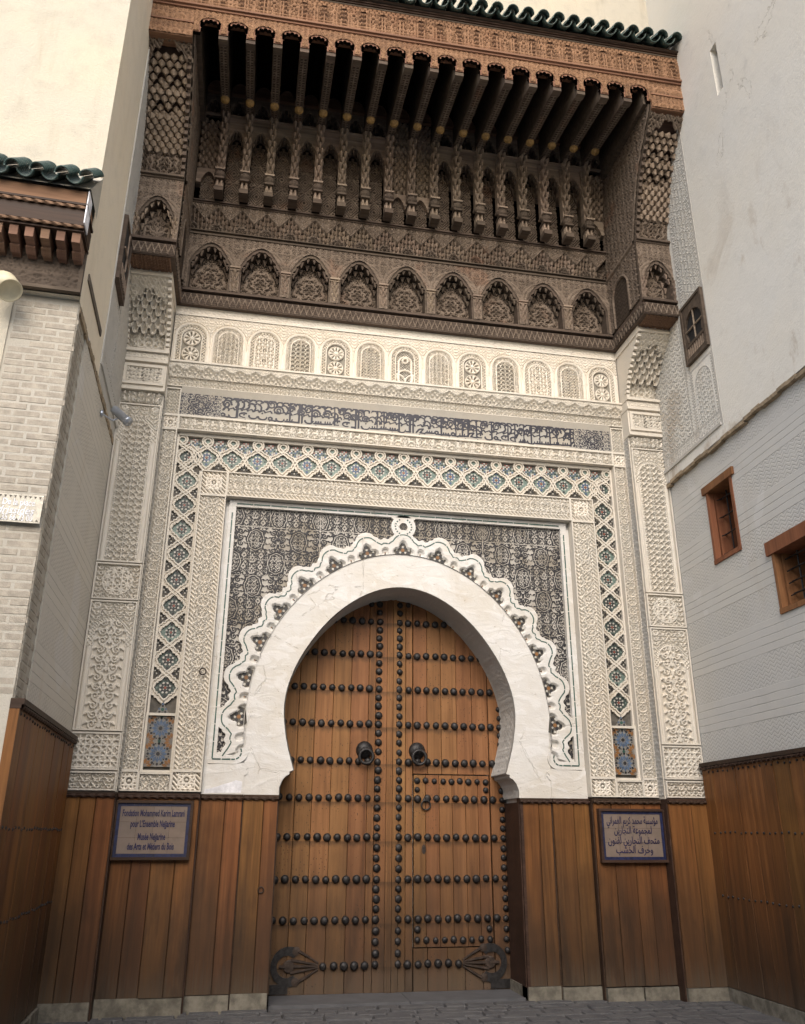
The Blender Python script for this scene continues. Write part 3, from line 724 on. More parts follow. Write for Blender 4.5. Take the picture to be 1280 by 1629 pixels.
b = MB(); b.prism([(-2.10, 1.985), (-1.72, 1.99), (-1.715, 2.10), (-1.78, 2.115), (-1.83, 2.095), (-1.90, 2.075), (-1.97, 2.05), (-2.04, 2.03), (-2.09, 2.02)], YA-.0375, YA-.034); b.build('fresh_plaster_patch', M['sign_white'], portal)
# ---- carved bands
def band(name, x0, x1, z0, z1, hf, parent=portal, y=0.0, dep=.030, m='stucco', back=.20, fil=.014, res=.0058, key=None, cm=None):
    """backing block, carved face and a fillet all round"""
    b = MB(); b.box(x0, x1, y+.032, y+back, z0, z1)
    if fil: b.frame(x0, x1, z0, z1, fil, y-.014, y+.033)
    o = b.build(name, M[m], parent)
    if hf is not None: relief('carving', x0+fil, x1-fil, z0+fil, z1-fil, y+.031, lambda u, v: hf(u, v)*.92+.02, dep, M[cm or m], o, res, None, bool(cm), key=key)
    return o
# inner band beside the panel: hatched edges, scroll in the middle, knot squares at the corners
def inner_side(u, v):
    e = np.abs(u); h = hatch(.034, 1)(u, v)
    return np.where(e > .0985, h, np.where(e > .088, 1.0, T1.at(u, v, .19)))
def inner_top(u, v): return inner_side(v-.1535, u)
for s in (-1, 1):
    x0, x1 = sorted((s*2.13, s*2.437))
    band('inner_band', x0, x1, 2.195, 5.28, inner_side, key='inner')
    for z0, z1 in ((1.99, 2.195), (5.28, 5.587)):
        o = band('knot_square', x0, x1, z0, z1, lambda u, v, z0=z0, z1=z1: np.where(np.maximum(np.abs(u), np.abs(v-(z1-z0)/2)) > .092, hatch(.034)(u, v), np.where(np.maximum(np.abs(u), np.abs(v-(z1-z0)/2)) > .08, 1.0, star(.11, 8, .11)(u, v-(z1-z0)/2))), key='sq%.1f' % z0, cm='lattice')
band('inner_band', -2.13, 2.13, 5.28, 5.587, inner_top)
# outer band
for s in (-1, 1):
    x0, x1 = sorted((s*2.765, s*2.945))
    band('outer_band', x0, x1, 2.19, 6.09, arab(.15, T1), key='outer')
    band('knot_square', x0, x1, 1.99, 2.19, lambda u, v: star(.12, 8, .10)(u, v-.085), cm='lattice', key='osq')
    band('knot_square', x0, x1, 6.09, 6.275, lambda u, v: star(.11, 8, .10)(u, v-.08), cm='lattice', key='osq2')
    band('outer_band', x0, x1, 6.275, 6.64, arab(.085, T3))
    x0, x1 = sorted((s*2.437, s*2.765)); band('foot_band', x0, x1, 1.99, 2.17, arab(.17, T1))
band('epigraphic_band', -2.765, 2.765, 6.09, 6.275, lambda u, v: np.where(np.abs(v-.092) > .075, hatch(.02)(u, v), np.maximum(T4.at(u, v, .17), ss(np.abs(((u/.105) % 1)-.5), .16, .08)*ss(np.abs(v-.095), .05, .03))))
# calligraphy band
T6 = Tile(1.0, 60)
def script():
    W, Hh = 5.54, .315; nx, nz = int(W/.0075), int(Hh/.0075)
    X, Z = np.meshgrid(np.linspace(-W/2, W/2, nx), np.linspace(0, Hh, nz)); h = np.zeros_like(X); rs = np.random.RandomState(11)
    def disc(cx, cz, r):
        i0, i1 = np.searchsorted(X[0], [cx-r, cx+r]); 
        if i1 <= i0: return
        d = np.hypot(X[:, i0:i1]-cx, Z[:, i0:i1]-cz); h[:, i0:i1] = np.maximum(h[:, i0:i1], np.clip((r*1.38-d)/(r*.5), 0, 1))
    def st(pts, r0, r1=None):
        r1 = r0 if r1 is None else r1; n = len(pts)
        for k in range(n-1):
            (x0, z0), (x1, z1) = pts[k], pts[k+1]; m = max(2, int(math.hypot(x1-x0, z1-z0)/.005))
            for q in range(m): disc(x0+(x1-x0)*q/m, z0+(z1-z0)*q/m, r0+(r1-r0)*(k+q/m)/n)
    def arc(cx, cz, rx, rz, a0, a1, k=14): return [(cx+rx*math.cos(R(a0+(a1-a0)*i/k)), cz+rz*math.sin(R(a0+(a1-a0)*i/k))) for i in range(k+1)]
    x = -2.28
    while x < 2.30:            # lower line of joined letters with tall shafts, scrolls above
        kind = rs.randint(6); zb = .052+rs.uniform(-.008, .008)
        if kind == 0: st(arc(x+.05, zb+.02, .05, .035, 180, 370), .011, .007); wd = .115
        elif kind == 1: st(arc(x+.03, zb+.018, .022, .020, 0, 360), .010); st([(x+.05, zb), (x+.10, zb-.01)], .009); wd = .10
        elif kind == 2: st([(x, zb), (x+.11, zb+.004)], .010); [st([(x+.02+.03*i, zb), (x+.022+.03*i, zb+.035)], .009) for i in range(3)]; wd = .115
        elif kind == 3: st([(x, zb), (x+.05, zb), (x+.05, .295)], .010, .011); st([(x+.085, zb), (x+.085, .285)], .011, .010); wd = .125
        elif kind == 4: st(arc(x+.06, zb+.03, .055, .030, 60, 290), .011, .006); disc(x+.06, zb+.035, .010); wd = .12
        else: st([(x, zb), (x+.04, zb+.05), (x+.09, zb+.055), (x+.05, zb), (x+.12, zb-.005)], .010, .009); wd = .12
        if rs.rand() < .6: xx = x+rs.uniform(.01, .1); st([(xx, zb), (xx+rs.uniform(-.004, .004), .30)], .0095, .011)
        if rs.rand() < .7: disc(x+rs.uniform(.02, .1), rs.choice([.022, .115, .13]), .010)
        x += wd
    x = -2.28
    while x < 2.3:
        r_ = rs.uniform(.04, .065); cz_ = rs.uniform(.17, .255)
        if rs.rand() < .7: st([(x+r_*(1-.8*t/24)*math.cos(t*.42), cz_+r_*(1-.8*t/24)*math.sin(t*.42)) for t in range(25)], .011, .006)
        else: st(arc(x, cz_-.02, .05, .055, 150, -60), .006, .013)
        st([(x+.03, .15), (x+.08, .17), (x+.10, .14)], .006, .012); st(arc(x+.02, .275, .035, .02, 200, -30), .006, .012); disc(x, .29, .011); x += rs.uniform(.06, .095)
    for s in (-1, 1):
        cx = s*2.52
        th_ = np.arctan2(Z-.157, X-cx); A = np.hypot(X-cx, (Z-.157))*(1+.16*np.cos(8*th_))
        rg = np.maximum.reduce([ss(np.abs(A-r_), .013, .006) for r_ in (.055, .105, .135)]+[T1.at(X-cx, Z, .10)*(A < .095)]); in_ = np.abs(X-cx) < .25
        h = np.where(in_, np.maximum(rg, T5.at(X, Z, .2)*(A > .15)), h)
    e = np.minimum(np.minimum(Z, Hh-Z), 2.77-np.abs(X)); h = np.maximum(h, ss(e, .008, .003))
    return h
_scr = script()
def script_h(u, v):
    j = np.clip((v/.315*(_scr.shape[0]-1)).round().astype(int), 0, _scr.shape[0]-1); i = np.clip(((u+2.77)/5.54*(_scr.shape[1]-1)).round().astype(int), 0, _scr.shape[1]-1)
    return _scr[j, i]
relief('calligraphy_panel', -2.765, 2.765, 6.29, 6.60, .035, script_h, .006, M['script'], portal, .0075, None, True)
b = MB(); b.box(-2.765, 2.765, .037, .2, 6.275, 6.64); b.box(-2.765, 2.765, -.012, .0368, 6.275, 6.29)
b.add([(-2.765, .034, 6.60), (2.765, .034, 6.60), (2.765, -.012, 6.665), (-2.765, -.012, 6.665), (2.765, .2, 6.665), (-2.765, .2, 6.665)], [(0, 1, 2, 3), (3, 2, 4, 5)])
b.build('calligraphy_frame', M['stucco'], portal)
# cresting: carved strip below a row of small stalactite cells
band('net_band', -2.945, 2.945, 6.665, 6.80, arab(.10, T2), y=.0, fil=.008)
def crest_h(u, v):
    p = .19; ph = np.abs(((u/p) % 1)-.5)*2
    edge = .03+.055*ph+0*v; c = ((u/(p/3)) % 1-.5)*(p/3); k = np.floor(v/.036)
    c2 = (((u/(p/3))+.5*(k % 2)) % 1-.5)*2
    cell = (1-.75*np.abs(c2)**1.4) > ((v/.036) % 1)
    up = v > edge+.055
    return np.where(v < edge-.02, .10+.35*T2.at(u, v, .10), np.where(up, 1.15+.2*np.where(v > edge+.075, T3.at(u, v, .06), 0), np.where(cell, .15+.25*k*.3, .75+.1*k)))
relief('stalactite_cresting', -2.945, 2.945, 6.79, 6.965, .0, crest_h, .055, M['stucco'], portal, .006)
b = MB(); b.box(-2.945, 2.945, .037, .2, 6.665, 7.90); b.box(-2.95, 2.95, -.085, .0118, 6.965, 6.99)
b.build('cresting_ledge', M['stucco'], portal)
# thirteen blind arches
AP = 5.88/13
inner_kinds = [lambda u, v: np.maximum(wheel(.105, 9)(u, v-.15), wheel(.105, 9)(u, v-.375)), arab(.11, T1), lambda u, v: np.maximum(tess(.15, 8)(u, v), 0), arab(.12, T3), lambda u, v: np.maximum(wheel(.10, 10)(u, v-.15), wheel(.10, 10)(u, v-.365)), arab(.085, T2),
               lambda u, v: np.maximum.reduce([ss(np.abs(arch_r(u, v, .33)-.085), .018, .008), ss(np.abs(np.hypot(u, v-.12)-.10), .016, .007), ss(np.abs(np.hypot(np.abs(u)-.1, v-.05)-.10), .016, .007), ss(np.abs(np.hypot(u, v-.36)-.035), .016, .007), .0+.45*net(.022)(u, v)])]
seq = [0, 1, 2, 3, 4, 5, 6, 1, 0, 3, 2, 5, 4]
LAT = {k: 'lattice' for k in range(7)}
def blind(kind):
    f = inner_kinds[kind]; fine = net(.026) if kind in (0, 2, 4, 6) else arab(.045, T2)
    def H(u, v):
        r = arch_r(u, v, .385); h = np.where(r > .205, .75+.30*T2.at(u, v, .09), 0)
        h = np.where((r <= .222) & (r > .178), .95+.12*ss(np.abs(r-.200), .012, .004)-.5*ss(np.abs(r-.212), .008, .003), h)
        h = np.where((r <= .178) & (r > .132), .18+.5*fine(u, v), h); h = np.where((r <= .132) & (r > .118), .75, h)
        h = np.where(r <= .118, .75*f(u, v), h)
        h = np.where((v < .25) & (np.abs(u) > .178), np.where(np.abs(np.abs(u)-.2) < .012, 1.05, .8), h)
        return np.where(v < .012, .9, h)
    return H
for i in range(13):
    xc = -2.94+AP*(i+.5)
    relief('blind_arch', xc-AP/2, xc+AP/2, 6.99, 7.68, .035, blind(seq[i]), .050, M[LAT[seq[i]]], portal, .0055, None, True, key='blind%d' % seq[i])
relief('upper_strip', -2.94, 2.94, 7.68, 7.80, .010, lambda u, v: np.where(np.abs(v-.06) > .045, 1.0, .6+.4*T2.at(u, v, .10)), .030, M['stucco'], portal, .011)
# ---- mosaic star band (strapwork over tiles)
YS = .075
b = MB()
for s in (-1, 1): b.box(s*2.437, s*2.765, YS+.030, .2, 2.17, 6.09)
b.box(-2.437, 2.437, YS+.030, .2, 5.587, 6.09); star_bed = b.build('star_band', M['t_bed'], portal)
OG = [(0, 0), (.12, .08), (.26, .17), (.37, .28), (.43, .40), (.62, .42), (.64, .55), (.81, .57), (.84, .70), (.90, .82), (.96, .91), (1, 1)]     # ogee with a step
def seg(x0, z0, x1, z1, vert):
    out = []
    for q, r_ in OG:
        a, c = (q, r_) if vert else (r_, q)
        out.append((x0+(x1-x0)*a, z0+(z1-z0)*c))
    return out
b = MB(); PV = .302; HV = .142
ztop = 5.62
for s in (-1, 1):
    xc = s*2.601
    for k in range(9):
        z1 = ztop-k*PV; zm = z1-PV/2; z0 = z1-PV
        for q in (-1, 1):
            b.ribbon(seg(xc, z1, xc+q*HV, zm, True), .052, YS+.03, .034+.002*q)
            b.ribbon(seg(xc, z0, xc+q*HV, zm, True), .052, YS+.03, .034-.002*q)
    for q in (-1, 1):
        xe = xc+q*.148; b.box(xe-.012, xe+.012, YS-.012, YS+.03, 2.19, 5.60 if q*s < 0 else 6.06)
PT = 5.40/18
for k in range(19):
    x = -2.70+k*PT; loop = [(x+.052*math.cos(2*pi*i/14), 5.995+.052*math.sin(2*pi*i/14)) for i in range(14)]
    b.ribbon(loop, .042, YS+.03, .035, True)
    for q in (-1, 1):
        if abs(x+q*PT/2) > 2.72: continue
        b.ribbon([(x-q*.05, 5.975)]+seg(x, 5.925, x+q*PT/2, 5.80, True), .050, YS+.03, .034+.002*q)
        if abs(x) < 2.5 or q*x < 0: b.ribbon(seg(x, 5.625, x+q*PT/2, 5.80, True), .050, YS+.03, .034-.002*q)
b.box(-2.74, 2.74, YS-.012, YS+.03, 6.045, 6.085); b.box(-2.43, 2.43, YS-.012, YS+.03, 5.588, 5.606)
b.build('strapwork', M['stucco'], star_bed)
def rosette(mats, petal, mid, glow, sx=1.0, sz=1.0):
    b = MB(); b.cur = 4; q = [(0, .140), (.06, .095), (.085, .050), (.130, 0), (.085, -.050), (.06, -.095), (0, -.140)]; q += [(-x, z) for x, z in reversed(q[1:-1])]
    b.prism(q[::-1], .002, .006); b.cur = mid; dot(b, 0, 0, .015, -.003, 8)
    b.cur = petal
    for k in range(8): a = k*pi/4; dot(b, .040*math.cos(a), .040*math.sin(a), .0150, -.003, 5, a)
    b.cur = 2
    for k in range(8): a = (k+.5)*pi/4; dot(b, .054*math.cos(a), .054*math.sin(a), .0145, -.002, 4, a)
    for k in range(4): a = (k+.5)*pi/2; dot(b, .024*math.cos(a), .024*math.sin(a), .008, -.002, 4, a)
    b.cur = petal
    for z in (.088, -.088): dot(b, 0, z, .016, -.002, 5)
    b.cur = 1 if petal != 1 else 5
    for x in (.088, -.088): dot(b, x, 0, .013, -.002, 4)
    b.cur = 2; dot(b, 0, .112, .012, -.002, 4)
    return b.mesh('mosaic_rosette', mats)
ms = [M['t_bed'], M['t_black'], M['t_white'], M['t_red'], M['t_sea'], M['t_aqua'], M['t_blue'], M['t_ochre']]
ms2 = list(ms); ms2[4] = M['t_aqua']
ros = [rosette(ms, 1, 3, 4), rosette(ms2, 1, 3, 4), rosette(ms2, 6, 3, 5)]
b = MB()       # half flower for the edge meshes
b.cur = 1
for x, z in ((0, .035), (-.03, .0), (.03, .0), (0, -.035), (0, .075)): dot(b, x, z, .0135, -.003, 5)
b.cur = 2
for x, z in ((-.02, .03), (.02, .03), (0, 0)): dot(b, x, z, .010, -.002, 4)
half = b.mesh('mosaic_bud', ms)
b = MB(); rr = random.Random(3)
b.cur = 4; dot(b, 0, -.01, .088, .003, 8)
for i in range(-3, 4):
    for j in range(-3, 4):
        if (i+j) % 2 == 0 and abs(i)+abs(j) < 5: b.cur = rr.choice([1, 1, 6, 6, 3, 2])
        elif abs(i)+abs(j) < 5: b.cur = rr.choice([2, 2, 5])
        else: continue
        dot(b, i*.023, j*.023, .0125, -.002, 5, rr.random())
field = b.mesh('mosaic_field', ms2)
for s in (-1, 1):
    xc = s*2.601
    for k in range(9):
        z = ztop-(k+.5)*PV; put('mosaic_rosette', rnd.choice(ros[:2]), star_bed, (xc, YS+.024, z))
        for q in (-1, 1):
            if k: put('mosaic_bud', half, star_bed, (xc+q*.105, YS+.024, z+PV/2))
for k in range(19):
    x = -2.70+k*PT
    if abs(x) < 2.6: put('mosaic_rosette', ros[2] if 0 < k < 18 and k % 2 else ros[1], star_bed, (x, YS+.024, 5.795))
    if k < 18: put('mosaic_field', field, star_bed, (x+PT/2, YS+.024, 5.945)); 
    if k < 18 and abs(x+PT/2) < 2.4: put('mosaic_bud', half, star_bed, (x+PT/2, YS+.024, 5.67))
b = MB(); b.cur = 0
for k in range(19): dot(b, -2.70+k*PT, 5.995, .034, YS+.02, 8)
b.build('mosaic_disc', [M['t_aqua']], star_bed)
# corner meshes
b = MB()
for s in (-1, 1):
    xc = s*2.601
    put('mosaic_rosette', ros[0], star_bed, (xc, YS+.024, 5.775)); put('mosaic_bud', half, star_bed, (xc+s*.105, YS+.024, 5.93))
    for q in (-1, 1): b.ribbon(seg(xc, 5.925, xc+q*HV, 5.775, True), .050, YS+.03, .033+.002*q); b.ribbon(seg(xc, 5.62, xc+q*HV, 5.775, True), .050, YS+.03, .033-.002*q)
tag(b.build('corner_strapwork', M['stucco'], star_bed), kind='stuff')
# star panels at the foot
def star_panel(s):
    b = MB(); W, Hh = .135, .62; mats = [M['t_joint'], M['t_black'], M['t_sky'], M['t_ochre'], M['t_green']]
    b.cur = 0; b.prism([(-W, 0), (W, 0), (W, .50), (.06, .56), (0, .66), (-.06, .56), (-W, .50)], .004, .02)
    def inb(x, z, m=.012): return abs(x) < W-m and m < z < (.5 if abs(x) > .05 else .62)
    for cz_ in (.13, .39):
        b.cur = 1; dot(b, 0, cz_, .020, 0, 10)
        for k in range(12):
            a = k*pi/6; b.cur = 2; kite(b, .024*math.cos(a), cz_+.024*math.sin(a), a, .070, .0165, 0)
            if inb(.102*math.cos(a), cz_+.102*math.sin(a)): b.cur = 1; dot(b, .104*math.cos(a), cz_+.104*math.sin(a), .0145, 0, 5, a)
    for cx, cz_ in ((-W, .0), (W, 0), (-W, .26), (W, .26), (-W, .52), (W, .52)):
        for k in range(12):
            a = k*pi/6+pi/12; x, z = cx+.085*math.cos(a), cz_+.085*math.sin(a)
            if inb(x, z, .006): b.cur = 3; kite(b, cx+.028*math.cos(a), cz_+.028*math.sin(a), a, .062, .0175, 0)
            x, z = cx+.105*math.cos(a), cz_+.105*math.sin(a)
            if inb(x, z): b.cur = 1; dot(b, x, z, .009, 0, 4, a)
    for z in (.26, .52, .585): b.cur = 4; dot(b, 0, z, .018, 0, 8)
    b.cur = 1
    for x, z in ((-.06, .535), (.06, .535), (-.03, .56), (.03, .56), (0, .622), (-.10, .49), (.10, .49)): dot(b, x, z, .013, 0, 5)
    b.cur = 2
    for x, z in ((-.035, .59), (.035, .59), (0, .64)): dot(b, x, z, .012, 0, 5)
    for z in (.235, .285, .495, .545): b.cur = 1; dot(b, 0, z, .010, 0, 5)
    o = put('star_mosaic', b.mesh('star_mosaic', mats), star_bed, (s*2.601, YS-.005, 2.235))
for s in (-1, 1):
    star_panel(s); b = MB()
    b.frame(s*2.601-.163, s*2.601+.163, 2.175, 2.78, .026, YS-.03, YS+.03); b.build('panel_frame', M['stucco'], star_bed)
# ================================================================== pilasters with stalactite corbels
YP = -.17
def archpanel(Hh, W, sp, kind=1):
    """tall carved panel with a round-headed frame and slim side shafts"""
    def H(u, v):
        r = arch_r(u, v, sp); a = np.abs(u)
        sp_ = np.maximum(T2.at(u, v, .11), ss(np.abs(np.hypot(a-W*.36, v-(Hh-.07))-.03), .012, .006))
        h = np.where(r > W*.46, .25+.75*sp_, 0)
        h = np.where((r <= W*.46) & (r > W*.445), 1.0, h)
        h = np.where((r <= W*.445) & (r > W*.36), .30+.5*hatch(.024)(u, v), h)
        h = np.where((r <= W*.36) & (r > W*.34), 1.0, h)
        ins = T3.at(u, v, .15) if kind == 1 else np.maximum(T4.at(u, v, W*.34*2/1.0*.98), .0)
        h = np.where(r <= W*.34, ins, h)
        sh = (v < sp-.12) & (a > W*.355) & (a < W*.48)
        h = np.where(sh, .35+.6*np.sqrt(np.clip(1-((a-W*.418)/(W*.055))**2, 0, 1)), h)
        cap = (np.abs(v-(sp-.05)) < .06) & (a > W*.36) & (a < W*.48)
        h = np.where(cap, .5+.5*net(.03)(u, v), h)
        return h
    return H
def medallion_sq(u, v):
    c = v-.19; r = np.hypot(u, c)
    return np.where(r < .145, np.maximum(star(.13, 8, .085)(u, c), T2.at(u, c, .10)*.55), np.where(r < .16, 1.0, .9*T2.at(u, v, .12)))
def knot_panel(u, v):
    c = v-.17; return np.maximum(star(.17, 8, .065, 4)(u, c), .6*T2.at(u, v, .10))
def hood(b, x, y, z, hw_, hh):
    """rounded plaster cell: a small half-vault standing on a narrow foot"""
    n = 6; top = [(x+hw_*math.cos(pi*i/n), z+hw_*.55*math.sin(pi*i/n)) for i in range(n+1)]; b0 = len(b.v)
    for px, pz in top: b.v.append((px, y-.055, pz))
    for px, pz in top: b.v.append((x+(px-x)*.78, y-.050, z+(pz-z)*.70))
    for px, pz in top: b.v.append((x+(px-x)*.35, y+.02, z-hh*.45+(pz-z)*.3))
    b.v.append((x, y+.01, z-hh)); m = n+1
    for i in range(n):
        b.face((b0+i, b0+i+1, b0+m+i+1, b0+m+i)); b.face((b0+m+i, b0+m+i+1, b0+2*m+i+1, b0+2*m+i)); b.face((b0+2*m+i, b0+2*m+i+1, b0+3*m))
    q = len(b.v); b.v += [(x+hw_, y-.055, z), (x-hw_, y-.055, z), (x+hw_*.55, y-.01, z-hh), (x-hw_*.55, y-.01, z-hh), (x, y+.01, z-hh)]
    b.face((q, b0+m, b0+2*m, q+4, q+2)); b.face((q+1, q+3, q+4, b0+3*m-1, b0+2*m-1))
for s in (-1, 1):
    xc = s*3.195; W = .235
    pil = empty('carved_pilaster', None, None, None, portal)
    b = MB(); x0, x1 = sorted((s*2.945, s*3.46)); b.box(x0, x1, YP+.032, .2, 1.97, 6.46); b.build('shaft', M['stucco'], pil)
    # narrow carved cheek of the pilaster
    def cheek(X, Z, h, s=s): return (s*(2.944)-s*h, X, Z)
    relief('cheek_carving', YP+.02, .0, 2.0, 6.45, 0, lambda u, v: np.where(np.abs(u) > .066, 1.0, T2.at(u, v, .09)), .012, M['stucco_grey'], pil, .013, fmap=cheek)
    P_ = [('foot_band', 1.985, 2.165, arab(.115, T2)), ('knot_panel', 2.18, 2.545, knot_panel), ('lower_panel', 2.56, 3.915, archpanel(1.35, 2*W, .96, 4)),
          ('medallion', 3.93, 4.335, medallion_sq), ('upper_panel', 4.35, 6.29, archpanel(1.94, 2*W, 1.55, 1))]
    for nm, z0, z1, hf in P_:
        b = MB(); b.frame(xc-W-.006, xc+W+.006, z0, z1, .016, YP-.014, YP+.033); b.build(nm, M['stucco'], pil)
        relief('carving', xc-W+.01, xc+W-.01, z0+.016, z1-.016, YP+.030, hf, .032, M['stucco'], pil, .0055, key='pil'+nm)
    # corbel: mouldings, box panel, then cells leaning out to carry the timber
    b = MB()
    def blk(z0, z1, d): x0, x1 = sorted((s*(2.945-d*.15), s*3.47)); b.box(x0, x1, YP-d, .2, z0, z1)
    blk(6.46, 6.50, .05); blk(6.50, 6.83, .03); blk(6.83, 6.87, .07); blk(6.87, 6.96, .045); blk(6.96, 7.00, .085)
    b.frame(xc-W, xc+W, 6.53, 6.80, .035, YP-.055, YP-.03)
    b.build('corbel_moulding', M['stucco'], pil)
    relief('carving', xc-W+.036, xc+W-.036, 6.565, 6.765, YP-.030, arab(.09, T2), .018, M['stucco'], pil, .010)
    relief('carving', xc-W, xc+W, 6.31, 6.45, YP+.028, arab(.11, T1), .045, M['stucco'], pil, .010)
    relief('carving', xc-W, xc+W, 6.88, 6.95, YP-.046, arab(.08, T2), .012, M['stucco'], pil, .010)
    def lean(Z):
        q = np.clip((Z-7.0)/.70, 0, 1); return YP-.03-.50*q**1.7
    def corb(X, Z, h): return (X, lean(Z)-h+.09, Z)
    def corb_top(X): return 7.60-.62*np.abs(X-xc)-.018*np.cos((X-xc)*70)
    relief('corbel_board', xc-W+.02, xc+W-.02, 7.0, 7.30, 0, lambda u, v: np.where(np.abs(u)*.9+np.abs(v-.13) < .17, star(.16, 8, .08)(u, v-.13), T2.at(u, v, .12)), .03, M['stucco'], pil, .0062, fmap=corb)
    relief('corbel_arch', xc-W+.02, xc+W-.02, 7.36, 7.70, 0, lambda u, v: .3+.9*T2.at(u, v, .11), .03, M['stucco'], pil, .0062, mask=lambda X, Z: Z > corb_top(X), fmap=lambda X, Z, h: (X, lean(Z)-h-.005, Z))
    b = MB(); nc_ = 4; cw = (2*W-.05)/nc_
    for r_ in range(7):
        for c_ in range(nc_+1):
            x = xc-W+.025+cw*(c_+(0 if r_ % 2 else .5)); z = 7.285+.058*r_
            if x > xc+W-.02 or (z > float(corb_top(np.array(x)))+.07): continue
            hood(b, x, float(lean(z))+.055, z, cw*.47, .082)
    zb = np.linspace(7.0, 7.70, 12); k0 = len(b.v)
    b.add([(xc-W, float(lean(z))+.10, z) for z in zb]+[(xc+W, float(lean(z))+.10, z) for z in zb], [(i, i+12, i+13, i+1) for i in range(11)])
    b.build('stalactite_corbel', M['stucco'], pil)
    b = MB(); n = 12
    for q in (-1, 1):          # stepped side borders following the lean
        for k in range(n):
            z0 = 7.0+.70*k/n; z1 = 7.0+.70*(k+.72)/n; x0, x1 = sorted((xc+q*(W-.02), xc+q*(W+.022)))
            b.box(x0, x1, float(lean(z1))-.03, float(lean(z1))+.035, z0, z1)
    prof = [(.2, 7.0)]+[(float(lean(z)), z) for z in np.linspace(7.0, 7.70, 12)]+[(.2, 7.70)]
    x0, x1 = sorted((s*2.955, s*3.0))
    for X0, X1 in ((x0, x1), tuple(sorted((s*3.42, s*3.465)))):
        m = len(prof); b.add([(X0, y, z) for y, z in prof]+[(X1, y, z) for y, z in prof], [tuple(range(m)), tuple(range(2*m-1, m-1, -1))]+[(i, i+m, (i+1) % m+m, (i+1) % m) for i in range(m)])
    yt = float(lean(7.7)); x0, x1 = sorted((s*2.94, s*3.475)); b.box(x0, x1, yt-.04, .2, 7.70, 7.735); b.box(x0, x1, yt-.02, .2, 7.735, 7.79)
    b.build('corbel_frame', M['stucco'], pil)

# ================================================================== doors
def plank_set(parent, xs, z0, z1, y0, y1, m, name='plank', gap=.004, topf=None, jit=.004):
    for i in range(len(xs)-1):
        b = MB(); a, c = xs[i]+gap/2, xs[i+1]-gap/2; yj = y0+rnd.uniform(-jit, jit)
        e = .004
        b.add([(a, yj+e, z0), (a+e, yj, z0), (c-e, yj, z0), (c, yj+e, z0), (c, y1, z0), (a, y1, z0),
               (a, yj+e, z1), (a+e, yj, z1), (c-e, yj, z1), (c, yj+e, z1), (c, y1, z1), (a, y1, z1)],
              [(0, 1, 7, 6), (1, 2, 8, 7), (2, 3, 9, 8), (3, 4, 10, 9), (5, 0, 6, 11), (0, 5, 4, 3, 2, 1), (6, 7, 8, 9, 10, 11)])
        b.build(name, m, parent)
YD = .685
b = MB(); b.lathe((0, 0, 0), (0, -1, 0), [(.043, 0), (.043, .010), (.040, .022), (.032, .033), (.020, .040), (.008, .0425)], 12)
stud_me = b.mesh('stud', M['iron'], True)
b = MB(); b.lathe((0, 0, 0), (0, -1, 0), [(.036, 0), (.036, .009), (.033, .019), (.026, .028), (.014, .034), (.006, .036)], 12)
stud_small = b.mesh('stud', M['iron'], True)
ROWS = [.282, .722, 1.125, 1.558, 1.975, 2.378, 2.80, 3.213, 3.625, 4.03]
def ring_mesh(Rr, r, n=28, tw=0, m='iron'):
    b = MB(); path = [(Rr*math.cos(2*pi*i/n), 0, Rr*math.sin(2*pi*i/n)) for i in range(n)]
    b.tube(path, [r*(1+.22*math.sin(i*pi)) if not tw else r*(1.0+.2*(i % 2)) for i in range(n)], 6, True)
    return b.mesh('ring', M[m], True)
knock_ring = ring_mesh(.078, .017, 40, 1)
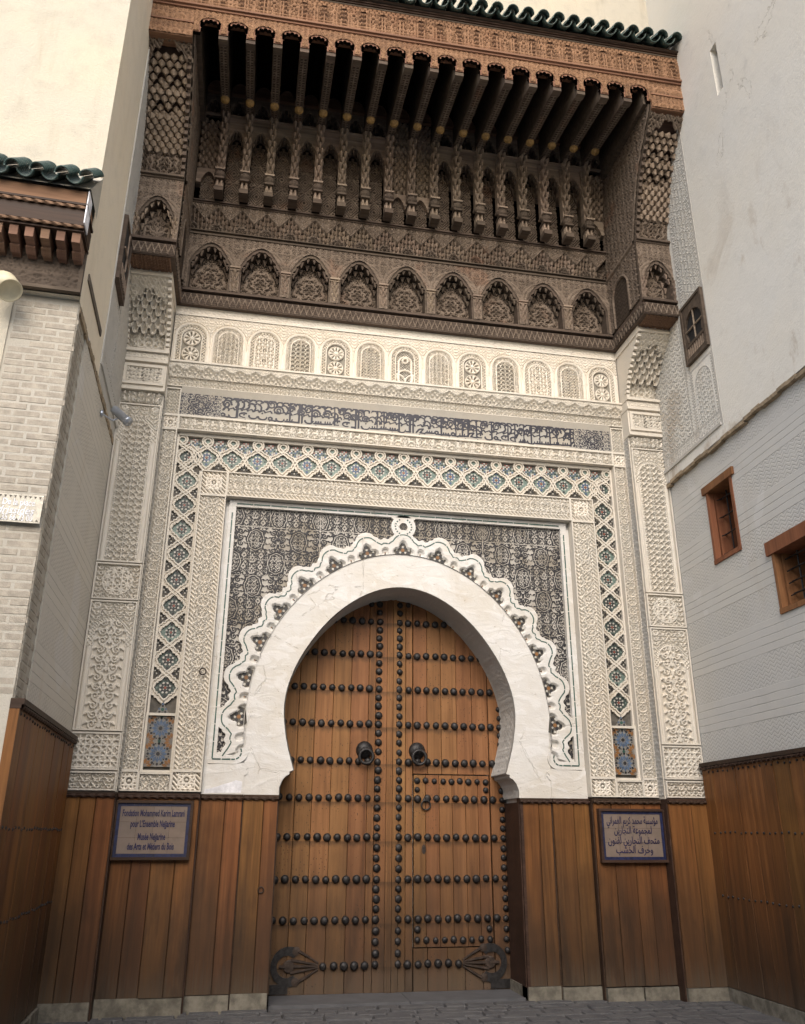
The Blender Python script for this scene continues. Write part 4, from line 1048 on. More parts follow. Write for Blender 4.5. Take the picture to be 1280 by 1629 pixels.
for s in (-1, 1):
    lf = empty('door_leaf', ('left studded cedar door leaf without a wicket, carrying a ring knocker' if s < 0 else 'right studded cedar door leaf with a small wicket door cut in it'), 'door', 'pair of arched doors in the portal')
    if s < 0: xs = [-1.335, -1.12, -.93, -.72, -.51, -.30, -.215]
    else: xs = [.012, .108, .235]
    if s < 0:
        plank_set(lf, xs, .02, 4.44, YD, YD+.06, M['door'])
        b = MB(); b.box(-.213, -.082, YD-.004, YD+.06, .02, 4.44); b.build('plank', M['door'], lf)
        b = MB(); b.box(-.080, -.012, YD-.022, YD+.06, .02, 4.44); b.box(-.055, -.035, YD-.030, YD-.02, .02, 4.44); b.build('meeting_stile', M['door'], lf)
    else:
        b = MB(); b.box(-.008, .030, YD-.030, YD+.06, .02, 4.44); b.box(.0305, .060, YD-.018, YD+.06, .02, 4.44); b.build('meeting_stile', M['door'], lf)
        plank_set(lf, [.062, .1485, .232], .02, 4.44, YD, YD+.06, M['door'])
        plank_set(lf, [.240, .41, .58, .77, .96, 1.156], 2.250, 4.44, YD, YD+.06, M['door'])
        plank_set(lf, [.240, .40, .62, .82, 1.02, 1.156], .02, .432, YD, YD+.06, M['door'])
        plank_set(lf, [1.164, 1.335], .02, 4.44, YD, YD+.06, M['door'])
        wk = empty('wicket_door', None, None, None, lf)
        plank_set(wk, [.246, .385, .545, .70, .86, 1.01, 1.150], .445, 2.236, YD-.003, YD+.055, M['door'])
    sp = [(s*(.172 if s < 0 else .066), z) for z in ROWS]
    cx = -.18 if s < 0 else .066
    def in_arch(x, z): return z < 2.95 or math.hypot(x, z-AC) < rin(math.atan2(z-AC, abs(x)))+.05
    def stud(x, z, par, me=None):
        o_ = put('stud', me or stud_me, par, (x+rnd.uniform(-.004, .004), YD+.001+(.0 if par is lf else -.004), z+rnd.uniform(-.005, .005)), 0); k_ = rnd.uniform(.90, 1.07); o_.scale = (k_, rnd.uniform(.8, 1.1), k_*rnd.uniform(.95, 1.05)); o_.rotation_euler = (rnd.uniform(-.12, .12), rnd.uniform(0, 3), rnd.uniform(-.12, .12))
    inw = lambda x, z: s > 0 and .24 < x < 1.155 and .44 < z < 2.24
    zs = sorted(ROWS+[ROWS[i]+(ROWS[i+1]-ROWS[i])*q for i in range(len(ROWS)-1) for q in (.25, .5, .75)]+[4.13, 4.23])
    for z in zs:
        if z > 4.05: z += .02
        stud(cx, z, lf)
    if s > 0:
        for z in [.4+i*.1045 for i in range(26)]: stud(1.30, z, lf, stud_small)
    for z in ROWS:
        for i in range(1, 11):
            x = cx+s*.1115*i if s < 0 else cx+.1125*i
            if not in_arch(x, z): continue
            if z < .4 and abs(x) > .77: continue
            if s > 0 and abs(x-1.156) < .02: x += .028
            stud(x, z, wk if inw(x, z) else lf)
    for dx in (0, .11): stud(cx+s*dx, 4.255, lf, stud_small)
    if s > 0:
        for i in range(9): stud(.285+i*.1025, 2.17, wk, stud_small)
        for z in (2.075,): stud(.285, z, wk, stud_small); stud(1.105, z, wk, stud_small)
        for i in range(9): stud(.285+i*.1025, .512, wk, stud_small)
        for z in (.617,): stud(.285, z, wk, stud_small); stud(1.105, z, wk, stud_small)
        b = MB(); o = put('pull_ring', ring_mesh(.052, .009, 24), wk, (.382, YD-.03, 1.905)); b.lathe((.382, YD-.003, 1.962), (0, -1, 0), [(.03, 0), (.03, .012), (.014, .02), (.014, .045)], 10); b.build('ring_boss', M['iron'], wk)
        b = MB(); k = 14; b.prism([(.36+.024*math.cos(2*pi*i/k), 1.434+(.05 if math.sin(2*pi*i/k) > 0 else -.05)*abs(math.sin(2*pi*i/k))**.8) for i in range(k)], YD-.010, YD); b.build('keyhole_plate', M['iron_rust'], wk)
        b = MB(); b.box(.356, .364, YD-.0115, YD-.009, 1.405, 1.445); b.lathe((.36, YD-.009, 1.447), (0, -1, 0), [(.009, 0), (.009, .003)], 10); b.build('keyhole', M['hole'], wk)
    # knocker
    kx = -.341 if s < 0 else .283
    kn = empty('knocker', None, None, None, lf)
    b = MB(); b.lathe((kx, YD, 2.505), (0, -1, 0), [(.098, 0), (.098, .012), (.090, .030), (.070, .050), (.045, .062), (.035, .066)], 24); b.box(kx-.022, kx+.022, YD-.10, YD-.05, 2.47, 2.53); b.build('boss', M['iron'], kn, True)
    put('ring', knock_ring, kn, (kx+.012, YD-.095, 2.425))
    # ornate iron pivot plate at the foot
    hx = s*1.10; hz = .285; pv = empty('pivot_plate', None, None, None, lf)
    b = MB(); A, B = [], []
    for i in range(25):
        a = R(50+260*i/24); A.append((hx-s*math.cos(a)*.19, hz+.19*math.sin(a))); B.append((hx-s*math.cos(a)*.105+s*.02, hz+.105*math.sin(a)))
    b.strip(A, B, YD-.014, YD)
    b.box(min(hx, s*1.335), max(hx, s*1.335), YD-.010, YD-.0005, .03, .12)
    b.build('crescent', M['iron'], pv)
    b = MB(); b.lathe((hx, YD, hz), (0, -1, 0), [(.062, 0), (.062, .014), (.052, .02), (.012, .021), (.012, .03)], 18)
    b.lathe((hx-s*.075, YD, hz+.145), (0, -1, 0), [(.042, 0), (.042, .014), (.012, .018)], 12); b.lathe((hx-s*.075, YD, hz-.145), (0, -1, 0), [(.042, 0), (.042, .014), (.012, .018)], 12)
    tipx = hx-s*.31
    for zz, x_ in ((.145, hx-s*.10), (.06, hx-s*.02), (0, hx-s*.05), (-.06, hx-s*.02), (-.145, hx-s*.10)): b.tube([(x_, YD-.012, hz+zz), ((x_+tipx)/2, YD-.013, hz+zz*.62), (tipx, YD-.010, hz+zz*.20)], [.017, .013, .009], 6)
    b.tube([(hx+s*.03, YD-.014, hz), (hx+s*.10, YD-.014, hz)], .016, 6)
    b.build('fan_straps', M['iron_rust'], pv)
th = MB(); th.box(-1.34, .10, .15, .80, -.03, .018); th.box(.106, 1.34, .15, .80, -.03, .018)
tag(th.build('threshold_slab', M['slab']), 'long grey stone threshold slab under the studded doors', 'threshold')

# ================================================================== wood wainscot
def rope(x0, x1, y, z, r, axis='x'):
    """twisted rope moulding"""
    b = MB(); n = max(2, int(abs(x1-x0)/.012)); k = 6
    for i in range(n+1):
        t = x0+(x1-x0)*i/n
        for q in range(k):
            a = 2*pi*q/k; rr = r*(1+.28*math.cos(2*a+i*.9)); c, d = rr*math.cos(a), rr*math.sin(a)
            b.v.append((t, y+c, z+d) if axis == 'x' else (y+c, t, z+d))
    for i in range(n):
        for q in range(k): b.face((i*k+q, i*k+(q+1) % k, (i+1)*k+(q+1) % k, (i+1)*k+q))
    return b
def stone_row(parent, a0, a1, fix, z0, z1, m='plinth', axis='x', back=.1, n=4):
    xs = np.linspace(a0, a1, n+1)
    for i in range(n):
        b = MB(); g = .004; t0_, t1_ = xs[i]+(rnd.uniform(-.05, .05) if 0 < i else 0), xs[i+1]-g
        j = rnd.uniform(-.008, .008); zt = z1+rnd.uniform(-.012, .008)
        if axis == 'x': b.box(t0_, t1_, fix+j, fix+back, z0, zt)
        else: b.box(fix+j, fix+back, t0_, t1_, z0, zt)
        b.build('plinth_stone', M[m], parent)
iron_ring_me = ring_mesh(.028, .005, 18, 0, 'iron_rust')
for s in (-1, 1):
    wn = empty('wainscot', 'plank wainscot left of the studded doors, with the lettered plaque in Latin script above it' if s < 0 else 'plank wainscot right of the studded doors, under the plaque in Arabic script', 'wainscot', 'plank wainscots of the lane')
    secs = [(1.33, 1.69, YA-.03, 2), (1.70, 2.125, YA-.055, 2), (2.135, 2.935, -.035, 4), (2.945, 3.45, -.205, 2 if s > 0 else 3)]
    for i, (a, c, y, n) in enumerate(secs):
        cuts = np.linspace(a, c, n+1); cuts[1:-1] += np.array([rnd.uniform(-.04, .04) for _ in range(n-1)])
        xs = sorted(s*cuts); z0 = .135-.012*s*a*.3
        plank_set(wn, xs, z0, 1.925, y, y+.05, M['dado'], 'plank', .005)
        b = MB(); b.box(min(s*(a-.012), s*c), max(s*(a-.012), s*c), y+.03, .25, -.05, 1.925); 
        if i == 0: b.box(min(s*1.3295, s*1.36), max(s*1.3295, s*1.36), y+.002, YD+.05, .12, 1.93)
        b.build('backing', M['wood_trim'], wn)
        b = MB(); x0, x1 = sorted((s*(a-.006), s*c)); b.box(x0, x1, y-.018, .2, 1.95, 1.972); b.box(x0, x1, y-.004, .2, 1.924, 1.951); b.build('cap_moulding', M['wood_trim'], wn)
        rope(x0, x1, y-.014, 1.934, .0165).build('rope_moulding', M['wood_trim'], wn)
        zt = .13-(.012*s*a)
        x0, x1 = sorted((s*a, s*c)); stone_row(wn, x0, x1, y-.012, -.12, z0-.004, n=max(1, n//2))
    b = MB(); x0, x1 = sorted((s*1.318, s*1.36)); b.box(x0, x1, YA, YD+.05, -.1, .12); b.build('plinth_stone', M['plinth'], wn)
    if s < 0:
        put('iron_ring', iron_ring_me, wn, (-1.455, YA-.045, 1.06)); 
o = put('iron_ring', ring_mesh(.034, .006, 18, 0, 'iron_rust'), portal, (-2.215, -.03, 3.22)); o.rotation_euler = (.2, 0, 0)
def side_wainscot(s, y_near, ztop, n, label):
    """planks on the flank of a neighbouring building"""
    ang = math.atan(.028)*(-s)
    wn = empty('wainscot', label, 'wainscot', 'plank wainscots of the lane'); wn.location = (s*3.45, 0, 0); wn.rotation_euler.z = math.atan(-.028*s)*1.0*(1 if s > 0 else 1)
    cuts = np.linspace(y_near, -.20, n+1); cuts[1:-1] += np.array([rnd.uniform(-.04, .04) for _ in range(n-1)])
    for i in range(n):
        b = MB(); y0, y1 = cuts[i]+.003, cuts[i+1]-.003; j = rnd.uniform(-.004, .004)
        x0, x1 = sorted((s*(-.045+j), s*.02)); e = .004*s
        b.box(x0, x1, y0, y1, .13, ztop-.05); b.build('plank', M['dado'], wn)
    b = MB(); x0, x1 = sorted((s*-.075, s*.02)); b.box(x0, x1, y_near, -.20, ztop-.02, ztop+.02); x0, x1 = sorted((s*-.058, s*.02)); b.box(x0, x1, y_near, -.20, ztop-.051, ztop-.019); b.build('cap_moulding', M['wood_trim'], wn)
    rope(y_near, -.20, s*-.060, ztop-.038, .016, 'y').build('rope_moulding', M['wood_trim'], wn)
    stone_row(wn, y_near, -.22, -.055 if s > 0 else -.05, -.2, .12, axis='y', n=6, back=.12)
    b = MB()
    for zz in (ztop-.085, 1.62, .99):
        for y in np.arange(y_near+.08, -.24, .105):
            b.lathe((s*-.046, y+rnd.uniform(-.012, .012), zz+rnd.uniform(-.008, .008)), (-s, 0, 0), [(.013, 0), (.011, .008), (.004, .012)], 7)
    tag(b.build('nail_heads', M['iron'], wn), kind='stuff')
    return wn
side_wainscot(1, -4.2, 2.335, 17, 'tall dark plank wainscot with nail rows on the right-hand wall')
side_wainscot(-1, -2.85, 2.47, 10, 'plank wainscot with nail rows on the flank of the left brick corner')
b = MB()

# ================================================================== plaques
def text_mesh(body, size, sx, bold=0.0, shear=0.0, align='CENTER'):
    cu = bpy.data.curves.new('lettering', 'FONT'); cu.body = body; cu.size = size; cu.align_x = align; cu.offset = bold; cu.shear = shear; cu.extrude = .002; cu.resolution_u = 3
    o = bpy.data.objects.new('lettering', cu); COL.objects.link(o)
    dg = bpy.context.evaluated_depsgraph_get(); me = bpy.data.meshes.new_from_object(o.evaluated_get(dg)); bpy.data.objects.remove(o)
    for v in me.vertices: v.co.x *= sx
    return me
FORMS = {'ا': (0xFE8D, 0xFE8E), 'ب': (0xFE8F, 0xFE90, 0xFE91, 0xFE92), 'ة': (0xFE93, 0xFE94), 'ت': (0xFE95, 0xFE96, 0xFE97, 0xFE98), 'ج': (0xFE9D, 0xFE9E, 0xFE9F, 0xFEA0), 'ح': (0xFEA1, 0xFEA2, 0xFEA3, 0xFEA4),
 'خ': (0xFEA5, 0xFEA6, 0xFEA7, 0xFEA8), 'د': (0xFEA9, 0xFEAA), 'ر': (0xFEAD, 0xFEAE), 'س': (0xFEB1, 0xFEB2, 0xFEB3, 0xFEB4), 'ش': (0xFEB5, 0xFEB6, 0xFEB7, 0xFEB8), 'ع': (0xFEC9, 0xFECA, 0xFECB, 0xFECC),
 'ف': (0xFED1, 0xFED2, 0xFED3, 0xFED4), 'ك': (0xFED9, 0xFEDA, 0xFEDB, 0xFEDC), 'ل': (0xFEDD, 0xFEDE, 0xFEDF, 0xFEE0), 'م': (0xFEE1, 0xFEE2, 0xFEE3, 0xFEE4), 'ن': (0xFEE5, 0xFEE6, 0xFEE7, 0xFEE8), 'و': (0xFEED, 0xFEEE), 'ؤ': (0xFE85, 0xFE86), 'ي': (0xFEF1, 0xFEF2, 0xFEF3, 0xFEF4)}
def shape_ar(t):
    out = []
    for i, c in enumerate(t):
        if c not in FORMS: out.append(c); continue
        f = FORMS[c]; pj = i > 0 and t[i-1] in FORMS and len(FORMS[t[i-1]]) == 4; nj = len(f) == 4 and i+1 < len(t) and t[i+1] in FORMS
        out.append(chr(f[3] if pj and nj else f[2] if nj else f[1] if pj else f[0]))
    return ''.join(reversed(out))
def plaque(xc, y, zb, W, Hh, label, lines):
    p = empty('plaque', label, 'plaque', 'tile plaques beside the doors'); p.location = (xc, y, zb)
    b = MB(); b.frame(-W/2, W/2, 0, Hh, .026, -.03, .05); b.build('frame', M['wood_trim'], p)
    b = MB(); b.box(-W/2+.02, W/2-.02, .0, .05, .02, Hh-.02); b.build('backing', M['wood_trim'], p)
    iw, ih = W/2-.026, Hh-.052; t = .030
    for i in range(9):          # blue border tiles
        a = -iw+2*iw*i/9
        for z in (.026, Hh-.026-t): b = MB(); b.box(a+.001, a+2*iw/9-.001, -.010, .005, z, z+t); b.build('border_tile', M['tile_cobalt'], p)
    for i in range(5):
        z = .026+t+(ih-2*t)*i/5
        for a in (-iw, iw-t): b = MB(); b.box(a, a+t, -.010, .005, z+.001, z+(ih-2*t)/5-.001); b.build('border_tile', M['tile_cobalt'], p)
    fw, fh = 2*(iw-t), ih-2*t
    for i in range(4):
        for j in range(3):
            b = MB(); x0 = -fw/2+fw*i/4; z0 = .026+t+fh*j/3; b.box(x0+.001, x0+fw/4-.001, -.008+rnd.uniform(0, .001), .005, z0+.001, z0+fh/3-.001); b.build('field_tile', M['plaque'], p)
    for body, size, sx, z, bold, wid in lines:
        me = text_mesh(body, size, sx, bold); xs = [v.co.x for v in me.vertices]; k = wid*fw/max(.01, max(xs)-min(xs)); c = (max(xs)+min(xs))/2
        for v in me.vertices: v.co.x = (v.co.x-c)*k
        me.materials.append(M['ink_blue']); o = put('lettering', me, p, (0, -.0105, z)); o.rotation_euler.x = pi/2
    return p
plaque(-2.565, -.070, 1.345, .76, .555, 'framed tile plaque with blue Latin lettering on the left wainscot',
       [('Fondation Mohammed Karim Lamrani', .088, .6, .405, .0022, .93), ('pour L\u2019Ensemble Nejjarine', .088, .6, .305, .0022, .66), ('Mus\u00e9e Nejjarine', .088, .6, .185, .0022, .41), ('des Arts et M\u00e9tiers du Bois', .088, .6, .095, .0022, .69)])
plaque(2.555, -.070, 1.315, .78, .55, 'framed tile plaque with Arabic lettering on the right wainscot',
       [(shape_ar('مؤسسة محمد كريم العمراني'), .105, .8, .395, .0008, .90), (shape_ar('لمجموعة النجارين'), .105, .8, .295, .0008, .66), (shape_ar('متحف النجارين لفنون'), .105, .8, .19, .0008, .90), (shape_ar('وحرف الخشب'), .105, .8, .095, .0008, .64)])
# ================================================================== carved cedar canopy
canopy = empty('cedar_canopy', 'great carved cedar canopy with brackets and green roof tiles above the white arch', 'canopy')
XI = 2.90; YF = -1.80; SH = .014
def sh(x): return SH*x
PR_Y = [-.96, -.97, -.98, -1.12, -1.28, -1.47, -1.66, -1.77, -1.80]; PR_Z = [7.70, 8.3, 8.92, 9.36, 9.77, 10.05, 10.28, 10.42, 10.60]
def prof_y(z): return np.interp(z, PR_Z, PR_Y)
# closing boards behind everything
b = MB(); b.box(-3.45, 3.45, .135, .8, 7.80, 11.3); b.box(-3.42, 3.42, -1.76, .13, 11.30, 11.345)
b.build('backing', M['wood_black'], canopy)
# base beam
b = MB(); b.box(-XI, XI, -.085, .13, 7.80, 7.965); b.box(-XI, XI, -.050, .13, 7.966, 8.0); b.box(-XI, XI, -.105, .13, 8.001, 8.035)
for s in (-1, 1):
    x0, x1 = sorted((s*XI, s*3.44))
    b.box(x0, x1, -1.00, -.655, 7.79, 7.80) ; b.box(x0, x1, -1.01, .13, 7.801, 7.955); b.box(x0, x1, -.97, .13, 7.956, 7.985); b.box(x0, x1, -1.03, .13, 7.986, 8.02)
o = b.build('base_beam', M['wood_dark'], canopy)
tri = lambda u, v: np.maximum(ss(np.abs(np.abs(((u/.075) % 1)-.5)*2-np.clip((v-.02)/.11, 0, 1)), .22, .10), ss(np.abs(v-.07), .075, .06)*.0+ .35*T2.at(u, v, .06))
relief('carving', -XI, XI, 7.81, 7.955, -.084, tri, .018, M['wood_carved'], o, .008, None, True)
for s in (-1, 1):
    x0, x1 = sorted((s*XI, s*3.44)); relief('carving', x0, x1, 7.81, 7.945, -1.009, tri, .018, M['wood_carved'], o, .008, None, True)
    relief('carving', -1.0, -.09, 7.81, 7.945, 0, tri, .016, M['wood_carved'], o, .010, None, True, fmap=lambda X, Z, h, s=s: (s*XI-s*.001-s*h, X, Z))
    x0, x1 = sorted((s*2.95, s*3.43))       # honeycomb soffit
    relief('soffit_carving', x0, x1, -.99, -.68, 0, lambda u, v: np.maximum(tess(.105, 6)(u, v)*.8, ss(np.abs(np.hypot(((u/.052) % 1-.5), ((v/.052+.5*0) % 1-.5))-.40), .10, .04)), .018, M['wood_brown'], o, .0085, fmap=lambda X, Z, h: (X, Z, 7.789-h))
# nine niches
BP = 2*XI/9
def cusp_arch(hw, spring, apex, n=27, cusp=.022, k=9):
    out = []
    for i in range(n+1):
        t = i/n; a = pi*t; x = hw*math.cos(a); z = spring+(apex-spring)*(1-abs(math.cos(a))**1.95)
        ph = (t*k) % 1; out.append((x*(1-cusp/hw*(1-abs(ph*2-1))*1.0), z-cusp*(1-abs(ph*2-1))*math.sin(a)*.7))
    return out
def niche_plate(b, xc, hw, z0, spring, apex, ztop, half, y0, y1, cusp=.022):
    arch = [(hw, z0), (hw, (z0+spring)/2)]+cusp_arch(hw, spring, apex, 27, cusp)+[(-hw, (z0+spring)/2), (-hw, z0)]
    outer = []
    for x, z in arch:
        if z <= spring+1e-6 and abs(abs(x)-hw) < 1e-6: outer.append((math.copysign(half, x), z))
        else:
            t = math.atan2(z-spring, x); lim = math.atan2(ztop-spring, half)
            if t < lim: outer.append((half, spring+half*math.tan(t)))
            elif t > pi-lim: outer.append((-half, spring+half*math.tan(pi-t)))
            else: outer.append(((ztop-spring)/math.tan(t), ztop))
    b.strip([(xc+x, z) for x, z in arch], [(xc+x, z) for x, z in outer], y0, y1)
    return arch
def arch_ridges(half, spring, R1, R2):
    def H(u, v):
        r = arch_r(u, v, spring)*1.0
        h = np.where(r > R1, .35+.5*T1.at(u, v, .15), .45+.4*hatch(.03)(u, v)); h = np.where(np.abs(r-R1) < .014, 1.0, h); h = np.where(np.abs(r-R2) < .009, .9, h)
        return np.maximum(h, ss(np.abs(np.hypot(np.abs(u)-half+.01, v-.70)-.045), .016, .008))
    return H
cell_rnd = random.Random(5)
def hanging_cells(b, xc, hw, spring, apex, y0, y1, n=7):
    """little stalactites filling the head of a niche"""
    for row in range(3):
        if row == 1: continue
        yy = y0+(y1-y0)*(row+.4)/3
        for i in range(n):
            t = (i+.5+.5*(row % 2))/n
            if t > 1: continue
            a = pi*t; x = xc+hw*.92*math.cos(a); z = spring+(apex-spring)*(1-abs(math.cos(a))**1.95)-.03*row-.01; w_ = hw/n*1.0; hh = .045+.015*cell_rnd.random()
            b.add([(x-w_, yy-.02, z+.03), (x+w_, yy-.02, z+.03), (x+w_, yy+.05, z+.03), (x-w_, yy+.05, z+.03), (x, yy, z-hh)], [(0, 1, 4), (1, 2, 4), (2, 3, 4), (3, 0, 4)])
def drop_column(b, x, y, z0, z1, w_, rows, fwd=.012, tip=.030):
    """column of pointed hooded cells stepping forward as it rises"""
    rh = (z1-z0)/rows
    for j in range(rows):
        za = z0+j*rh; yb = y-fwd*j; n = 2 if j % 2 else 1
        for i in range(n+ (1 if n == 1 else 0)*0):
            cx = x+(i-(n-1)/2)*w_; hw_ = w_/2*(1.0 if n == 2 else 1.05)
            b.add([(cx-hw_, yb-.01, za+rh), (cx+hw_, yb-.01, za+rh), (cx+hw_*.2, yb-tip-.015, za+rh*.92), (cx-hw_*.2, yb-tip-.015, za+rh*.92), (cx, yb-tip*.2, za-rh*.15), (cx-hw_, yb+.05, za+rh), (cx+hw_, yb+.05, za+rh), (cx, yb+.05, za)],
                  [(0, 3, 4), (3, 2, 4), (2, 1, 4), (0, 4, 7, 5), (1, 6, 7, 4), (0, 5, 6, 1, 2, 3)])
def petal(b, x, y, z, hw_, hh):
    """pointed hooded cell: flat hood above, ridge down the middle, tip at the foot"""
    b.add([(x-hw_, y+.015, z), (x+hw_, y+.015, z), (x, y-.030, z-.004), (x-hw_*.8, y+.025, z-hh*.40), (x+hw_*.8, y+.025, z-hh*.40), (x, y-.004, z-hh), (x, y+.05, z-hh*.9), (x-hw_, y+.06, z), (x+hw_, y+.06, z)],
          [(0, 1, 2), (0, 2, 5, 3), (2, 1, 4, 5), (0, 3, 7), (1, 8, 4), (3, 5, 6), (4, 6, 5), (0, 7, 8, 1)])
for i in range(9):
    xc = -XI+BP*(i+.5)
    nc = empty('arched_niche', None, None, None, canopy)
    b = MB(); niche_plate(b, xc, .245, 8.04, 8.42, 8.715, 8.86, BP/2, -.095, .09); b.build('arch_plate', M['wood_dark'], nc)
    A = np.array(cusp_arch(.245, 8.42, 8.715, 40, .022))
    mk = lambda X, Z, xc=xc: ~((np.abs(X-xc) < .262) & (Z < 8.42)) & ~((Z >= 8.42) & ((Z-8.42)/.325 < 1-(np.abs(X-xc)/.268)**1.95))
    relief('carving', xc-BP/2, xc+BP/2, 8.04, 8.86, -.094, arch_ridges(BP/2, .38, .318, .272), .022, M['wood_carved'], nc, .0062, mk, True, key='nichearch')
    relief('carved_board', xc-.25, xc+.25, 8.04, 8.74, .10, lambda u, v: medal(.185)(u, v-.28), .026, M['wood_carved'], nc, .0060, None, True, key='nicheboard')
    b = MB(); hanging_cells(b, xc, .245, 8.42, 8.71, -.08, .05, 8); b.build('stalactites', M['wood_dark'], nc)
b = MB()
for i in range(1, 9):
    b = MB(); x = -XI+BP*i; b.box(x-.060, x+.060, -.125, -.096, 8.36, 8.385); b.box(x-.064, x+.064, -.145, -.096, 8.385, 8.41)
    drop_column(b, x, -.105, 8.05, 8.36, .050, 5, .003, .018)
    b.build('niche_pilaster', M['wood_mid'], canopy)
# ledge, zigzag frieze
b = MB(); b.box(-XI, XI, -.125, .13, 8.861, 8.885); b.box(-XI, XI, -.100, .13, 8.886, 8.915); b.box(-XI, XI, -.135, .13, 8.916, 8.93); b.build('moulding', M['wood_dark'], canopy)
CP = .3205; CX0 = .015
def zig_line(x):
    ph = abs(((x-CX0+CP/2)/CP) % 1-.5)*2; return 9.285-.20*ph
def zig_h(u, v):
    ph = np.abs(((u-CX0+CP/2)/CP) % 1-.5)*2          # 0 at the peaks
    zp = .355-.20*ph; r = np.hypot(((u-CX0+CP/2)/CP % 1-.5)*CP, (v-.03)*.8)
    low = np.where(r < .085, .40*medal(.08)(((u-CX0+CP/2)/CP % 1-.5)*CP, v-.05), np.where(r < .10, .42, .12+.25*T2.at(u, v, .10)))
    return np.where(v > zp, np.where(v < zp+.016, 1.30, .98+.28*T1.at(u, v, .17)), low)
relief('zigzag_frieze', -XI, XI, 8.93, 9.33, -.05, zig_h, .085, M['wood_carved'], canopy, .0065, None, True)
b = MB(); ncol = 6
for q in range(ncol):
    x = -CP/2+CP*(q+.5)/ncol; zt = zig_line(CX0+x)
    for k in range(3): petal(b, x, -.125+.024*k, zt-.004-.060*k, CP/ncol*.47, .064)
    if q in (1, 3, 5) or 1: petal(b, x+CP/ncol/2, -.113+.024, zig_line(CX0+x+CP/ncol/2)-.034, CP/ncol*.40, .060)
me_z = b.mesh('stalactite_petals', M['wood_mid'])
for k in range(18): put('stalactite_petals', me_z, canopy, (CX0+CP*(k-8.5)+CP/2 if 0 else CX0+CP*(k-8), 0, 0)) if abs(CX0+CP*(k-8)) < XI-.05 else None
put('stalactite_petals', me_z, canopy, (CX0-CP*9+CP*0, 0, 0)) if CX0-CP*9 > -XI else None
b = MB(); b.box(-XI, XI, -.165, .13, 9.331, 9.346); b.box(-XI, XI, -.19, .13, 9.347, 9.366); b.build('moulding', M['wood_dark'], canopy)
# columns and tall niches
b = MB()
b.box(-.058, .058, -.13, .05, 9.367, 9.435)
for dx in (-.027, .027): b.lathe((dx, -.070, 9.435), (0, 0, 1), [(.021, 0), (.015, .02), (.0145, .11), (.019, .135)], 8)
b.box(-.05, .05, -.050, .05, 9.436, 9.57); b.box(-.060, .060, -.125, .05, 9.571, 9.60)
b.lathe((0, -.06, 9.60), (0, 0, 1), [(.045, 0), (.072, .035), (.078, .07), (.066, .10)], 12); b.box(-.064, .064, -.145, .05, 9.701, 9.725)
b.box(-.052, .052, -.055, .05, 9.726, 10.80)
drop_column(b, 0, -.065, 9.73, 10.70, .060, 11, .013, .040)
col_me = b.mesh('niche_column', [M['wood_mid'], M['wood_dark']])
for p_ in col_me.polygons:
    c_ = sum((col_me.vertices[i].co.z for i in p_.vertices))/len(p_.vertices); p_.material_index = 1 if c_ < 9.436 or 9.571 < c_ < 9.70 else 0
for k in range(17): put('niche_column', col_me, canopy, (CX0+CP*(k-8), -.27, 0))
shortb = (0, 8, 9, 17)
b_ = MB(); niche_plate(b_, 0, .104, 10.22, 10.33, 10.50, 10.63, CP/2, -.29, .0, .014); b_.tube([(x, -.295, z) for x, z in cusp_arch(.112, 10.33, 10.52, 22, .012)], .007, 4); b_.quad((-CP/2, -.29, 10.63), (CP/2, -.29, 10.63), (CP/2, -.37, 10.656), (-CP/2, -.37, 10.656)); tall_me = b_.mesh('arch_plate', M['wood_mid'])
b_ = MB(); hanging_cells(b_, 0, .10, 10.31, 10.47, -.26, -.10, 5); hang_me = b_.mesh('stalactites', M['wood_dark'])
b_ = MB(); niche_plate(b_, 0, .104, 10.655, 10.75, 10.93, 11.01, CP/2, -.37, -.12, .014); b_.tube([(x, -.375, z) for x, z in cusp_arch(.112, 10.75, 10.95, 22, .012)], .007, 4); b_.box(-CP/2, CP/2, -.39, -.35, 10.642, 10.660); up_me = b_.mesh('arch_plate', M['wood_mid'])
b_ = MB(); hanging_cells(b_, 0, .10, 10.74, 10.90, -.35, -.20, 5); b_.add([(-.10, -.30, 10.655), (.10, -.30, 10.655), (0, -.26, 10.80)], [(0, 1, 2)]); uph_me = b_.mesh('stalactites', M['wood_dark'])
mz = muq(CP/4, .078, .8)
